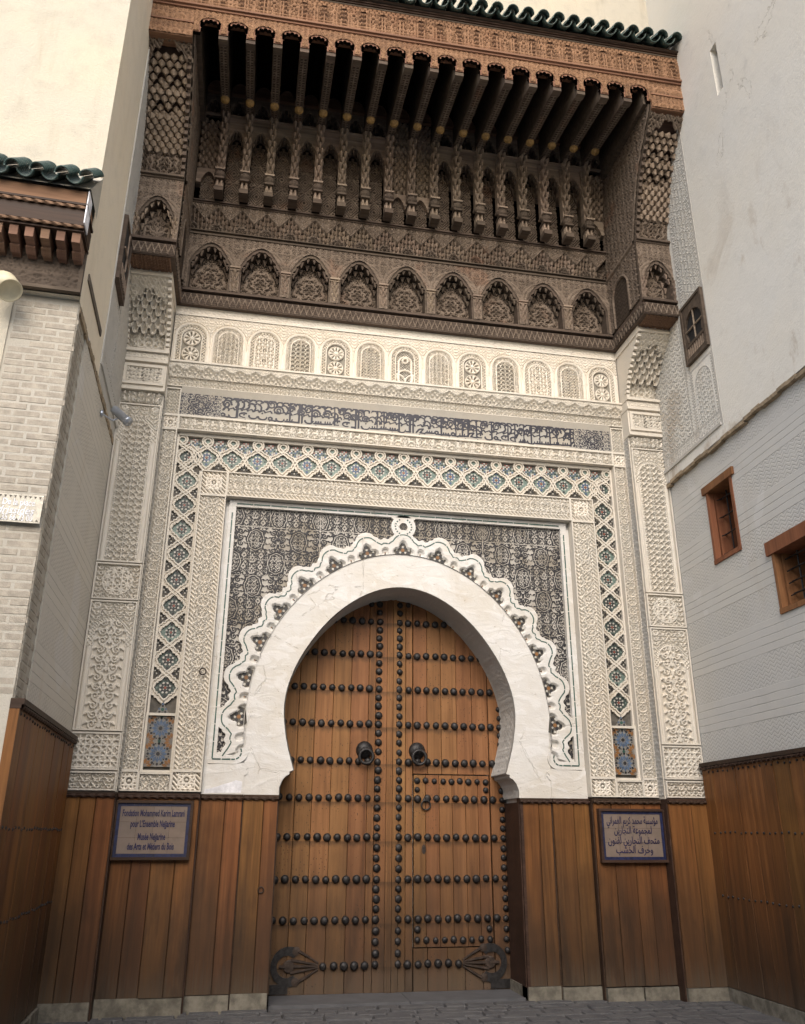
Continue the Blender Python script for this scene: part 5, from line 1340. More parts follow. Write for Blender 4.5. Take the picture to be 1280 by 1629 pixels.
for k in range(18):
    xc = CX0+CP*(k-8.5)
    if abs(xc) > XI: continue
    w_ = CP/2 if k not in (0, 17) else CP/2
    nc = empty('tall_niche', None, None, None, canopy)
    if k in shortb:
        b = MB(); niche_plate(b, xc, .098, 9.66, 9.70, 9.85, 9.90, CP/2, -.17, -.05, .012); b.build('arch_plate', M['wood_mid'], nc)
        relief('carved_board', xc-.10, xc+.10, 9.367, 9.85, -.085, lambda u, v: lozenge(.30)(u, v-.22), .024, M['wood_carved'], nc, .006, None, True, key='short')
        b = MB()
        for r_ in range(12):
            for c_ in range(4): petal(b, xc-CP/2+CP*(c_+.25+.5*(r_ % 2))/4, -.165-.011*r_, 9.955+.060*r_+(.02 if c_ in (0, 3) else 0), CP/8*.96, .074)
        b.box(xc-CP/2, xc+CP/2, -.12, .0, 9.89, 10.64); b.build('stalactites', M['wood_mid'], nc)
    else:
        relief('carved_board', xc-.105, xc+.105, 9.367, 10.50, -.085, lambda u, v: lozenge(.34)(u, v-.22), .026, M['wood_carved'], nc, .006, None, True, key='tall')
        put('arch_plate', tall_me, nc, (xc, 0, 0)); put('stalactites', hang_me, nc, (xc, 0, 0))
    if k not in (8, 9):
        put('upper_arch', up_me, nc, (xc, 0, 0)); put('upper_stalactites', uph_me, nc, (xc, 0, 0))
    else:
        b = MB()
        for r_ in range(6):
            for c_ in range(4): petal(b, xc-CP/2+CP*(c_+.25+.5*(r_ % 2))/4, -.31-.014*r_, 10.70+.055*r_, CP/8*.96, .070)
        b.box(xc-CP/2, xc+CP/2, -.27, .0, 10.64, 11.01); b.build('upper_cells', M['wood_mid'], nc)
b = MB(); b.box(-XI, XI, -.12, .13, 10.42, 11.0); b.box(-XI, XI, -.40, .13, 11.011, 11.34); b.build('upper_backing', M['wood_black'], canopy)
# brackets carrying the eaves
b = MB(); hw = .048
pf = [(-.36, 10.665), (-.75, 10.60), (-1.2, 10.52), (-1.62, 10.44), (-1.76, 10.425), (-1.76, 11.3), (-.36, 11.3)]
m_ = len(pf); b.add([(-hw, y, z) for y, z in pf]+[(hw, y, z) for y, z in pf], [tuple(range(m_)), tuple(range(2*m_-1, m_-1, -1))]+[(i, i+m_, (i+1) % m_+m_, (i+1) % m_) for i in range(m_)])
b.box(-hw-.006, hw+.006, -1.79, -1.70, 10.405, 10.47)
for q in (-1, 1): b.tube([(q*hw, -.37, 10.66), (q*hw, -1.2, 10.52), (q*hw, -1.70, 10.435)], .008, 5)
br_me = b.mesh('eaves_bracket', M['wood_dark'])
def brk(X, Z, h): return (X, Z, np.interp(-Z, [.36, .75, 1.2, 1.62, 1.76], [10.665, 10.60, 10.52, 10.44, 10.425])-.001-h)
tmp = relief('bracket_carving', -hw+.008, hw-.008, -1.70, -.48, 0, lambda u, v: np.maximum(T3.at(u, v, .09), .0), .014, M['wood_carved'], None, .007, None, True, fmap=brk)
bc_me = tmp.data; bpy.data.objects.remove(tmp)
b = MB(); b.lathe((0, -.74, 10.60), (0, -.25, -1), [(.040, 0), (.060, .02), (.055, .045), (.030, .065), (.008, .075)], 10); lot_me = b.mesh('gilded_boss', M['gold'])
for k in range(17):
    x = CX0+CP*(k-8); br = put('eaves_bracket', br_me, canopy, (x, 0, sh(x)))
    put('bracket_carving', bc_me, br); put('gilded_boss', lot_me, br)
b = MB()
for s in (-1, 1): b = MB(); b.box(s*2.82, s*XI, -1.74, -.36, 10.50, 11.3); b.build('end_bracket', M['wood_dark'], canopy)
# half-round boards closing the back of each bay
b = MB(); n = 14; b.prism([(.105*math.cos(pi*i/n), 11.0+.17*math.sin(pi*i/n)) for i in range(n+1)], -.425, -.395)
b.tube([(.105*math.cos(pi*i/n), -.43, 11.0+.17*math.sin(pi*i/n)) for i in range(n+1)], .008, 5); b.box(-CP/2, CP/2, -.425, -.36, 10.995, 11.012); ty_me = b.mesh('bay_tympanum', M['wood_brown'])
for k in range(18):
    x = CX0+CP*(k-8.5); put('bay_tympanum', ty_me, canopy, (x, 0, .01))
# front beam with lobed openings
def lobed(xc):
    out = []; n = 7
    for i in range(n):
        a0 = pi*(1.12-1.24*(i)/n); a1 = pi*(1.12-1.24*(i+1)/n)
        for q in range(6):
            a = a0+(a1-a0)*q/5; c = (a0+a1)/2; rr = .098+.022*math.sin(pi*q/5)
            out.append((xc+rr*math.cos(a), 10.565+rr*math.sin(a)))
    return out
bot = [(-XI, 10.46)]
for k in range(18):
    xc = CX0+CP*(k-8.5); L = lobed(xc); bot += [(xc-.108, 10.46), (xc-.108, 10.53)]+L+[(xc+.108, 10.53), (xc+.108, 10.46)]
bot += [(XI, 10.46)]
bot = [(min(max(x, -XI), XI), z+sh(x)) for x, z in bot]
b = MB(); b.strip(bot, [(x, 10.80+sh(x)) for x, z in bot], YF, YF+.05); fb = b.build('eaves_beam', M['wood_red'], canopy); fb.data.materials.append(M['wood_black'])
for p_ in fb.data.polygons: p_.material_index = 0 if abs(p_.normal.y) > .5 else 1  # edges of the openings coloured near-black so they read as shaded
def lob_mask(X, Z):
    xx = ((X-CX0+CP/2)/CP+.5) % 1-.5; xx = xx*CP; z = Z
    return ~((np.hypot(xx, z-10.565) < .128) | ((np.abs(xx) < .118) & (z < 10.56)))
relief('carving', -XI, XI, 10.47, 10.80, YF-.001, lambda u, v: .35+.65*T1.at(u, v, .13), .016, M['frieze_carved'], fb, .0075, lob_mask, True, fmap=lambda X, Z, h: (X, YF-.001-h, Z+sh(X)))
def long_relief(name, z0, z1, hf, dep, y=YF, m='frieze_carved', x0=-3.46, x1=3.40, par=canopy, res=.0085): relief(name, x0, x1, z0, z1, y, hf, dep, M[m], par, res, None, True, fmap=lambda X, Z, h: (X, y-h, Z+sh(X)))
def beam(z0, z1, y, y1, m, x0=-3.47, x1=3.405, name='moulding'):
    b = MB(); b.add([(x, yy, z+sh(x)) for z in (z0, z1) for yy in (y, y1) for x in (x0, x1)], [(0, 1, 5, 4), (2, 6, 7, 3), (0, 2, 3, 1), (4, 5, 7, 6), (0, 4, 6, 2), (1, 3, 7, 5)]); return b.build(name, M[m], canopy)
beam(10.80, 10.83, YF-.030, -1.6, 'wood_red'); beam(10.83, 10.86, YF-.055, -1.6, 'wood_red'); beam(10.86, 10.875, YF-.03, -1.6, 'wood_red')
beam(10.875, 11.275, YF+.004, -1.6, 'wood_red', name='frieze_board')
def kufic(u, v):
    p = .42; a = (u/p) % 1; bar = np.maximum.reduce([ss(np.abs(a-c), .030, .014)*(v < t) for c, t in ((.06, .26), (.16, .24), (.30, .14), (.52, .26), (.60, .26), (.80, .16))])
    base = ss(np.abs(v-.045), .016, .008); sc = T4.at(u, v, .24)*.8
    return np.maximum.reduce([bar, base, sc])
long_relief('epigraphic_frieze', 10.88, 11.20, kufic, .030)
long_relief('key_border', 11.203, 11.272, lambda u, v: np.where((np.abs(v-.035) < .027), ss(np.abs(((u/.06+.5*np.floor(v/.035)) % 1)-.5), .40, .30), 1.0), .016)
beam(11.276, 11.30, YF-.02, -1.6, 'wood_dark'); beam(11.30, 11.325, YF-.035, -1.6, 'wood_trim'); beam(11.325, 11.345, YF-.05, -1.6, 'wood_trim')
# ---- consoles at both ends
arcs_band = lambda p, hh: (lambda u, v: np.maximum.reduce([.30+.5*T1.at(u, v, .11), ss(np.abs(np.hypot(((u/p) % 1-.5)*p, v-.01)-hh), .022, .010)]))
for s in (-1, 1):
    cs = empty('console', None, None, None, canopy); x0, x1 = sorted((s*(XI+.002), s*3.43)); xc = (x0+x1)/2; W2 = (x1-x0)/2
    # side cheek: curved board with carving on the face towards the doorway
    zs = np.linspace(8.04, 10.86, 40); poly = [(-.12, 8.04)]+[(float(prof_y(z)), z) for z in zs]+[(-.12, 10.86)]
    for X0, X1 in (tuple(sorted((s*XI, s*(XI+.035)))),):
        m_ = len(poly); b = MB(); b.add([(X0, y, z) for y, z in poly]+[(X1, y, z) for y, z in poly], [tuple(range(m_)), tuple(range(2*m_-1, m_-1, -1))]+[(i, i+m_, (i+1) % m_+m_, (i+1) % m_) for i in range(m_)])
        b.build('cheek_board', M['wood_dark'], cs)
    def ck(X, Z, h, s=s): return (s*XI-s*h-s*.001, X, Z)
    def side_h(u, v):
        yy = u-.98; edge = yy-prof_y(v+8.04)
        n_ = arch_r(u-.52, v, .42)
        h = .35+.6*T1.at(u, v, .22); h = np.where((edge < .10) & (v > .9), np.where(np.abs(edge-.05) < .02, 1.0, .5+.4*hatch(.03)(u, v)), h); h = np.where((v > .84) & (v < .90), 1.6, h)
        h = np.where((v < .82), np.where(n_ < .22, -.0+.3*T2.at(u, v, .12), np.where(n_ < .25, 1.3, h)), h); return h
    relief('cheek_carving', -1.86, -.10, 8.04, 10.80, 0, side_h, .022, M['wood_carved'], cs, .010, ink=True, mask=lambda X, Z: X > prof_y(Z)+.004, fmap=ck)
    # front: lower niche
    b = MB(); niche_plate(b, xc, .185, 8.02, 8.36, 8.60, 8.90, W2, -.985, -.78, .022); b.box(x0, x1, -1.01, -.75, 8.901, 8.925); b.box(x0, x1, -1.04, -.75, 8.926, 8.955); b.build('arch_plate', M['wood_dark'], cs)
    mk = lambda X, Z, xc=xc: ~((np.abs(X-xc) < .20) & (Z < 8.36)) & ~((Z >= 8.36) & ((Z-8.36)/.272 < 1-(np.abs(X-xc)/.205)**1.95))
    relief('carving', x0, x1, 8.02, 8.90, -.984, arch_ridges(W2, .34, .262, .215), .020, M['wood_carved'], cs, .0075, mk, True)
    relief('carved_board', xc-.19, xc+.19, 8.02, 8.63, -.80, lambda u, v: np.maximum.reduce([T4.at(u, v, .22)*.8, ss(np.abs(np.abs(u)*.9+np.abs(v-.33)-.13), .02, .01), ss(np.abs(np.abs(u)-.14), .015, .008)]), .020, M['wood_carved'], cs, .0075, None, True)
    b = MB(); hanging_cells(b, xc, .185, 8.36, 8.60, -.97, -.80, 7)
    for q in (-1, 1): drop_column(b, xc+q*(W2-.045), -.99, 8.05, 8.34, .045, 5, .004, .02)
    b.build('stalactites', M['wood_mid'], cs)
    # stalactite face sweeping forward
    def swp(X, Z, h): return (X, prof_y(Z)+.09-h, Z)
    def top_z(X): return 10.30-.75*np.abs(X-xc)-.022*np.cos((X-xc)*62)
    relief('carved_board', x0+.02, x1, 8.955, 9.32, 0, lambda u, v: np.maximum(medal(.15)(u, v-.17)*.9, 0), .04, M['wood_carved'], cs, .0068, None, True, fmap=swp)
    relief('arch_carving', x0+.0, x1, 9.92, 10.362, 0, lambda u, v: np.where(v+9.92 < top_z(u+xc)+.085, .35+.6*hatch(.035)(u, v), T2.at(u, v, .11)), .03, M['wood_carved'], cs, .0068, lambda X, Z: Z > top_z(X)+.02, True, fmap=lambda X, Z, h: (X, prof_y(Z)-h-.012, Z))
    b = MB(); ncl = 5; cw = (x1-x0-.06)/ncl
    for r_ in range(16):
        for c_ in range(ncl+1):
            x = x0+.04+cw*(c_+(0 if r_ % 2 else .5)); z = 9.30+.062*r_
            if x > x1-.01 or z > float(top_z(np.array(x)))+.11: continue
            dome = any(math.hypot(x-(xc+dx), (z-dz)) < .065 for dx, dz in ((-.09, 9.76), (.09, 9.76), (-.10, 10.02), (.10, 10.02)))
            petal(b, x, float(prof_y(z))+(.075 if dome else .035), z, cw*.49, .082)
    b.build('stalactite_face', M['wood_mid'], cs)
    b = MB()
    for q in (-1, 1):
        for k in range(16):
            z0 = 8.96+1.28*k/16; z1 = z0+.055; xa = xc+q*(W2-.022); b.box(xa-.022, xa+.022, float(prof_y(z1))-.02, float(prof_y(z1))+.10, z0, z1)
        b.build('stepped_border', M['wood_dark'], cs); b = MB()
    b = MB(); zb = np.linspace(8.95, 10.86, 40); b.add([(x0, float(prof_y(z))+.13, z) for z in zb]+[(x1, float(prof_y(z))+.13, z) for z in zb], [(i, i+40, i+41, i+1) for i in range(39)]); b.build('backing', M['wood_trim'], cs)
    # two bands of little arches under the frieze
    xa, xb = (x0, 3.405) if s > 0 else (-3.47, x1)
    for z0, z1, p in ((10.37, 10.565, .17), (10.60, 10.80, .23)):
        b = MB(); b.add([(x, yy, z+sh(x)) for z in (z0-.012, z1+.015) for yy in (YF+.004, -1.62) for x in (xa, xb)], [(0, 1, 5, 4), (2, 6, 7, 3), (0, 2, 3, 1), (4, 5, 7, 6), (0, 4, 6, 2), (1, 3, 7, 5)]); b.build('arcade_band', M['wood_red'], cs)
        relief('carving', xa, xb, z0, z1, 0, arcs_band(p, p*.36), .018, M['frieze_carved'], cs, .0085, None, True, fmap=lambda X, Z, h: (X, YF+.003-h, Z+sh(X)))
        b = MB(); b.add([(x, yy, z+sh(x)) for z in (z1+.002, z1+.022) for yy in (YF-.022, -1.62) for x in (xa, xb)], [(0, 1, 5, 4), (2, 6, 7, 3), (0, 2, 3, 1), (4, 5, 7, 6), (0, 4, 6, 2), (1, 3, 7, 5)]); b.build('moulding', M['wood_red'], cs)
# ---- green tiled eaves
def barrel(r, L, slope, up=True, segs=5, n=8, t=.012):
    """one run of overlapping barrel tiles laid up a slope (towards +y)"""
    b = MB(); c, s_ = math.cos(slope), math.sin(slope)
    for q in range(segs):
        d0, d1 = L*q/segs-.02, L*(q+1)/segs; r0, r1 = (r, r*.88) if up else (r*.90, r); b0 = len(b.v)
        for d, rr in ((d0, r0), (d1, r1)):
            for rad in (rr, rr-t):
                for i in range(n+1):
                    a = pi*i/n; x = rad*math.cos(a); h = rad*math.sin(a)*(1 if up else -1)+(.0 if up else 0)
                    b.v.append((x, d*c-h*s_, d*s_+h*c))
        k = n+1
        for i in range(n):
            b.face((b0+i, b0+2*k+i, b0+2*k+i+1, b0+i+1)); b.face((b0+k+i, b0+k+i+1, b0+3*k+i+1, b0+3*k+i)); b.face((b0+i, b0+i+1, b0+k+i+1, b0+k+i)); b.face((b0+2*k+i, b0+3*k+i, b0+3*k+i+1, b0+2*k+i+1))
        for i in (0, n): b.face((b0+i, b0+k+i, b0+3*k+i, b0+2*k+i))
    return b
TP = .206
cov = barrel(.082, .75, R(32), True, 4).mesh('cover_tile', M['roof'], True); chn = barrel(.098, .75, R(32), False, 4).mesh('channel_tile', M['roof'], True)
for k in range(34):
    x = -3.42+TP*k
    if x > 3.36: continue
    put('channel_tile', chn, canopy, (x, -1.97, 11.44+sh(x))); 
    if x+TP/2 < 3.38: put('cover_tile', cov, canopy, (x+TP/2, -1.98, 11.435+sh(x)))
b = MB(); b.add([(-3.47, -1.88, 11.35), (3.405, -1.88, 11.35+.04), (3.405, -1.25, 11.82), (-3.47, -1.25, 11.73), (-3.47, -1.25, 11.372), (3.405, -1.25, 11.372)], [(0, 1, 2, 3), (0, 4, 5, 1)]); b.build('roof_bed', M['wood_dark'], canopy)
# ================================================================== neighbouring buildings
def wall_yz(b, x, y0, y1, z0, z1, holes=()):
    ys = sorted({y0, y1, *[h[0] for h in holes], *[h[1] for h in holes]}); zs = sorted({z0, z1, *[h[2] for h in holes], *[h[3] for h in holes]})
    for i in range(len(ys)-1):
        for j in range(len(zs)-1):
            cy, cz_ = (ys[i]+ys[i+1])/2, (zs[j]+zs[j+1])/2
            if any(h[0] < cy < h[1] and h[2] < cz_ < h[3] for h in holes): continue
            b.quad((x, ys[i], zs[j]), (x, ys[i+1], zs[j]), (x, ys[i+1], zs[j+1]), (x, ys[i], zs[j+1]))
def niche_box(b, x0, x1, h):
    y0, y1, z0, z1 = h
    b.quad((x0, y0, z0), (x1, y0, z0), (x1, y0, z1), (x0, y0, z1)); b.quad((x0, y1, z0), (x1, y1, z0), (x1, y1, z1), (x0, y1, z1))
    b.quad((x0, y0, z0), (x0, y1, z0), (x1, y1, z0), (x1, y0, z0)); b.quad((x0, y0, z1), (x0, y1, z1), (x1, y1, z1), (x1, y0, z1))
# ---- right-hand building
rb_ = empty('right_building', 'tall pale plastered building on the right with scored lower wall and two barred windows', 'building')
rb_.location = (3.45, 0, 0); rb_.rotation_euler.z = -.028
w1, w2, slit = (-1.565, -1.00, 4.475, 5.345), (-2.90, -2.075, 3.635, 4.255), (-2.665, -2.53, 9.90, 10.63)
slit2 = (-3.42, -3.28, 9.86, 10.60)
b = MB(); wall_yz(b, 0, -9.5, .3, -.3, 5.80, [w1, w2]); b.build('lower_wall', M['scored_right'], rb_)
b = MB(); wall_yz(b, -.045, -9.5, .3, 5.815, 19, [slit]); niche_box(b, -.045, .5, slit); b.build('upper_wall', M['oldwall'], rb_)
b = MB(); b.box(.5, .52, slit[0]-.1, slit[1]+.1, slit[2]-.1, slit[3]+.1); b.build('slit_window', M['hole'], rb_)
b = MB(); n = 60; ys = np.linspace(-9.5, -.12, n)
for i in range(n-1): z = 5.79+.012*math.sin(i*1.7)+.008*math.sin(i*.6); b.box(-.055, .1, ys[i], ys[i+1], z-.022, z+.02)
b.build('string_ledge', M['ledge'], rb_)
b = MB(); b.box(.5, .6, -9.5, .3, -.3, 19); b.build('core', M['stucco_white'], rb_)
def barred(h, lintel, nbx, nbz, mull=True):
    y0, y1, z0, z1 = h; wn = empty('window', None, None, None, rb_)
    b = MB(); niche_box(b, .0, .34, h); b.build('reveal', M['stucco_white'], wn)
    b = MB(); t = .045
    b.box(-.012, .06, y0, y0+t, z0, z1); b.box(-.012, .06, y1-t, y1, z0, z1); b.box(-.018, .06, y0, y1, z0-.005, z0+t); b.build('frame', M['wood_window'], wn)
    b = MB(); b.box(-.03, .30, lintel[0], lintel[1], z1-.01, lintel[2]); b.build('lintel', M['wood_window'], wn)
    b = MB(); b.box(.07, .33, y1-.06, y1-.003, z0+.02, z1-.01); b.build('jamb_board', M['wood_window'], wn)
    b = MB(); b.box(.335, .35, y0, y1, z0, z1); b.build('dark_room', M['hole'], wn)
    b = MB(); X = .15
    for i in range(nbx): y = y0+(y1-y0)*(i+.6)/nbx*.86; b.tube([(X, y, z0), (X, y, z1)], .0095, 6)
    for j in range(nbz): z = z0+(z1-z0)*(j+.6)/nbz; b.tube([(X-.012, y0, z), (X-.012, y1, z)], .0095, 6); b.tube([(X-.012, y1-.10, z), (X-.10, y1-.13, z-.045)], .008, 5)
    b.build('iron_bars', M['iron'], wn)
barred(w1, (-1.63, -.945, 5.425), 2, 4); barred(w2, (-2.97, -2.01, 4.385), 4, 5)
# carved stucco panel returning along the side walls, with a small arched window in it
def side_panel(parent, s, window=True, m='stucco_grey'):
    q_, g_ = (1.0, 1.0) if s > 0 else (2.0, .4); zb_ = 5.96 if s > 0 else 5.82
    """local frame: wall at x=0, room side is -s"""
    X = lambda d: -s*d
    def fm(Y, Z, h): return (X(.030*g_)-s*h*g_, Y, Z)
    sp_ = parent
    b = MB(); x0, x1 = sorted((X(0), X(.042)))
    win = (-1.60, -1.11, 7.02, 7.79)
    b.box(min(X(-.05), X(.022*g_)), max(X(-.05), X(.022*g_)), -1.62, -.05, zb_, 10.36)
    for (y0, y1, z0, z1, d) in ((-1.64, -1.605, 5.95, 10.36, .048), (-1.605, -.1, 5.95, 5.985, .065), (-1.605, -.1, 6.115, 6.14, .046), (-1.09, -1.065, 6.14, 10.36, .046), (-1.605, -1.09, 6.905, 6.93, .046), (-1.605, -1.09, 7.83, 7.85, .046), (-.98, -.965, 6.14, 10.36, .045)):
        x0, x1 = sorted((X(0), X(d*g_))); b.box(x0, x1, y0, y1, z0, z1)
    b.build('panel_mouldings', M[m], sp_)
    relief('panel_carving', -.965, -.05, 6.14, 8.9, 0, arab(.15, T2), .020, M[m], sp_, .0125*q_*.72, fmap=fm)
    relief('panel_carving', -1.605, -.05, 5.985, 6.115, 0, arab(.12, T1), .018, M[m], sp_, .012*q_*.72, fmap=fm)
    relief('panel_carving', -1.065, -.98, 6.14, 10.3, 0, arab(.085, T2), .018, M[m], sp_, .012*q_*.72, fmap=fm)
    relief('panel_carving', -1.605, -1.09, 6.14, 6.905, 0, lambda u, v: np.where(arch_r(u, v, .52) > .19, np.where(np.abs(u) > .22, T2.at(u, v, .07), .3+.4*hatch(.03)(u, v)), np.where(arch_r(u, v, .52) > .172, 1.0, T3.at(u, v, .13))), .020, M[m], sp_, .011*q_*.72, fmap=fm)
    relief('panel_carving', -1.605, -1.09, 7.85, 10.3, 0, lambda u, v: np.where(np.abs(u) > .19, T2.at(u, v, .08), T1.at(u, v, .16)), .020, M[m], sp_, .0125*q_*.72, fmap=fm)
    if 0: relief('panel_carving', -.965, -.05, 8.9, 10.3, 0, arab(.16, T2), .020, M[m], sp_, .016*q_*.72, fmap=fm)
    # arched wooden window
    y0, y1, z0, z1 = win; yc = (y0+y1)/2
    aw = empty('arched_window', None, None, None, sp_); wt = .075 if s > 0 else .045
    b = MB(); hw = .195; arch = [(hw, z0+.24), (hw*.86, z0+.27), (hw*.86, z0+.30)]+[(hw*(1.04)*math.cos(R(a)), z0+.44+.20*math.sin(R(a))) for a in range(-30, 211, 12)]+[(-hw*.86, z0+.30), (-hw*.86, z0+.27), (-hw, z0+.24)]
    outer = []
    for q, (yy, z) in enumerate(arch):
        if z < z0+.44: outer.append((math.copysign((y1-y0)/2, yy), z))
        else: outer.append((max(-(y1-y0)/2, min((y1-y0)/2, yy*2.2)), z1 if abs(yy) < .13 else z0+.44+(z1-z0-.44)*min(1, (z-z0-.44)/.12)))
    n = len(arch); xf, xb = X(wt), X(-.02)
    b.add([(xf, yc+yy, z) for yy, z in arch]+[(xf, yc+yy, z) for yy, z in outer]+[(xb, yc+yy, z) for yy, z in arch], [(i, i+1, n+i+1, n+i) for i in range(n-1)]+[(i, 2*n+i, 2*n+i+1, i+1) for i in range(n-1)])
    x0, x1 = sorted((X(-.02), X(wt))); b.box(x0, x1, y0, y1, z0, z0+.06); b.box(x0, x1, y0, y1, z0+.20, z0+.24)
    x0, x1 = sorted((X(0), X(wt+.015)))
    for a_ in ((y0-.02, y0+.02, z0-.02, z1+.02), (y1-.02, y1+.02, z0-.02, z1+.02), (y0, y1, z1-.01, z1+.025), (y0, y1, z0-.025, z0+.01)): b.box(x0, x1, *a_)
    b.build('frame', M['wood_dark'], aw)
    b = MB(); x0, x1 = sorted((X(.042), X(.046))); b.box(x0, x1, y0+.02, y1-.02, z0+.05, z1-.02); b.build('dark_opening', M['hole'], aw)
    b = MB()
    for y in np.linspace(y0+.04, y1-.04, 9): x0, x1 = sorted((X(.05), X(.068))); b.box(x0, x1, y-.012, y+.012, z0+.06, z0+.20)
    b.build('balusters', M['wood_mid'], aw)
    b = MB(); b.tube([(X(.062), yc, z0+.24), (X(.062), yc, z1-.05)], .011, 5); b.tube([(X(.064), y0+.05, z0+.42), (X(.064), y1-.05, z0+.42)], .011, 5); b.build('glazing_bar', M['wood_mid'], aw)
side_panel(rb_, 1)
# ---- left-hand building: flank, brick corner and upper wall
lb = empty('left_building', 'pale building on the left with a brick corner pier and scored flank', 'building')
lb.location = (-3.45, 0, 0); lb.rotation_euler.z = .028
YL = -2.85
b = MB(); wall_yz(b, 0, YL+.42, .3, -.3, 5.74); b.build('flank_wall', M['scored_left'], lb)
b = MB(); wall_yz(b, -.012, YL+.005, YL+.42, -.3, 5.74); b.quad((-.012, YL+.42, -.3), (.0, YL+.42, -.3), (.0, YL+.42, 5.74), (-.012, YL+.42, 5.74)); b.quad((-.55, YL+.012, -.3), (0, YL+.012, -.3), (0, YL+.012, 5.85), (-.55, YL+.012, 5.85)); b.quad((-.012, YL+.012, -.3), (0, YL+.012, -.3), (0, YL+.012, 5.8), (-.012, YL+.012, 5.8)); b.build('pier_mortar', M['mortar'], lb)
b = MB(); b.quad((-6, YL, -.3), (-.53, YL, -.3), (-.53, YL, 5.9), (-6, YL, 5.9)); b.quad((-.53, YL, -.3), (-.53, YL+.02, -.3), (-.53, YL+.02, 5.9), (-.53, YL, 5.9)); b.build('front_render', M['cream'], lb)
b = MB(); b.box(-6, -.006, YL-.08, .3, 5.80, 6.9) if 0 else None
b.quad((.006, YL-.07, 5.80), (.006, .3, 5.80), (.006, .3, 19), (.006, YL-.07, 19)); b.build('flank_upper_wall', M['beige'], lb)
b = MB(); b.quad((-7, YL-.07, 5.86), (.006, YL-.07, 5.86), (.006, YL-.07, 19), (-7, YL-.07, 19)); b.quad((-7, YL-.07, 5.86), (-7, YL+.1, 5.86), (.006, YL+.1, 5.86), (.006, YL-.07, 5.86)); b.build('front_upper_wall', M['cream'], lb)
# bricks of the pier
def brick_mesh(L, Hh, D):
    b = MB(); e = .003; b.add([(0, 0, 0), (L, 0, 0), (L, 0, Hh), (0, 0, Hh), (e, -D, e), (L-e, -D, e), (L-e, -D, Hh-e), (e, -D, Hh-e)], [(4, 5, 6, 7), (0, 1, 5, 4), (1, 2, 6, 5), (2, 3, 7, 6), (3, 0, 4, 7)]); return b.mesh('brick', M['brick'])
bm = {L: brick_mesh(L, .050, .005) for L in (.10, .13, .20, .235, .25)}
zc = 2.52; row = 0
while zc < 5.80:
    x = -.50+rnd.uniform(-.015, .01); first = True
    Ls = [.235, .235] if row % 2 else [.13, .20, .13]
    for i, L in enumerate(Ls):
        if rnd.random() < .05: x += L+.02; continue
        put('brick', bm[L], lb, (x, YL+.0125+rnd.uniform(0, .004), zc+rnd.uniform(-.003, .003))); x += L+.012+rnd.uniform(0, .012)
    o = put('brick', bm[.25 if row % 2 else .20], lb, (-.0125, YL+(.035 if row % 2 else .10)+rnd.uniform(-.01, .01), zc+rnd.uniform(-.003, .003))); o.rotation_euler.z = pi/2
    if row % 2 == 0: o = put('brick', bm[.10], lb, (-.0125, YL+.32, zc)); o.rotation_euler.z = pi/2
    zc += .0645; row += 1
# broken ledge and timbers on the flank
b = MB(); n = 40; ys = np.linspace(YL+.02, -.18, n)
for i in range(n-1): z = 5.775+.012*rnd.uniform(-1, 1); b.box(-.02, .002+.012*rnd.random(), ys[i], ys[i+1], z-.035, z+.03)
b.build('string_ledge', M['ledge'], lb)
b = MB(); b.box(0, .018, YL+.08, -1.86, 6.12, 6.19); b.build('wall_timber', M['timber'], lb)
b = MB(); b.prism([(0, 0), (.2, 0), (.2, .75), (0, .75)], 0, .01); 
side_panel(lb, -1)
b = MB(); b.quad((.069, -1.30, 6.55), (.069, -1.06, 6.55), (.069, -1.06, 7.55), (.069, -1.30, 7.55)); b.build('white_patch', M['sign_white'], lb) if 0 else None
# ---- small tiled awning on the left building
aw = empty('tiled_awning', 'small green tiled awning on dark wooden corbels above the brick corner', 'awning'); aw.location = (-3.45, 0, 0); aw.rotation_euler.z = .028; YL = -2.92
b = MB(); b.box(-3.0, .005, YL-.03, YL+.02, 5.86, 6.30); b.frame(-3.0, .005, 5.86, 6.245, .03, YL-.045, YL-.029); b.build('frieze_board', M['wood_dark'], aw)
def cursive(u, v): return np.maximum.reduce([T4.at(u, v, .30)*.9, ss(np.abs(v-.08-.03*np.sin(u*17)), .016, .008), T1.at(u+.1, v, .22)*.6])
relief('carving', -1.6, -.025, 5.89, 6.215, YL-.030, cursive, .014, M['wood_dark'], aw, .0085)
b = MB(); pf = [(0, 6.13), (-.07, 6.13), (-.10, 6.15), (-.14, 6.155), (-.15, 6.18), (-.25, 6.19), (-.26, 6.28), (0, 6.28)]; m_ = len(pf); hw = .034
b.add([(-hw, y, z) for y, z in pf]+[(hw, y, z) for y, z in pf], [tuple(range(m_)), tuple(range(2*m_-1, m_-1, -1))]+[(i, i+m_, (i+1) % m_+m_, (i+1) % m_) for i in range(m_)])
for k in range(5): b.tube([(-.03+.015*k, -.09, 6.132), (-.03+.015*k, -.15, 6.165)], .010, 5)
cme = b.mesh('corbel', M['wood_brown'])
for k in range(16): put('corbel', cme, aw, (-.045-.1225*k, YL-.02, 0))
b = MB(); b.box(-3.0, .0, YL-.02, YL+.02, 6.0, 6.245); b.build('corbel_board', M['wood_brown'], aw)
b = MB(); b.box(-3.0, .012, YL-.30, YL, 6.281, 6.302); b.box(-3.0, .010, YL-.33, YL+.0, 6.325, 6.48); b.box(-3.0, .02, YL-.36, YL, 6.508, 6.528); b.build('fascia', M['wood_trim'], aw)
b = MB(); b.box(-3.0, .0, YL-.345, YL, 6.529, 6.66); b.build('fascia_board', M['wood_red'], aw)
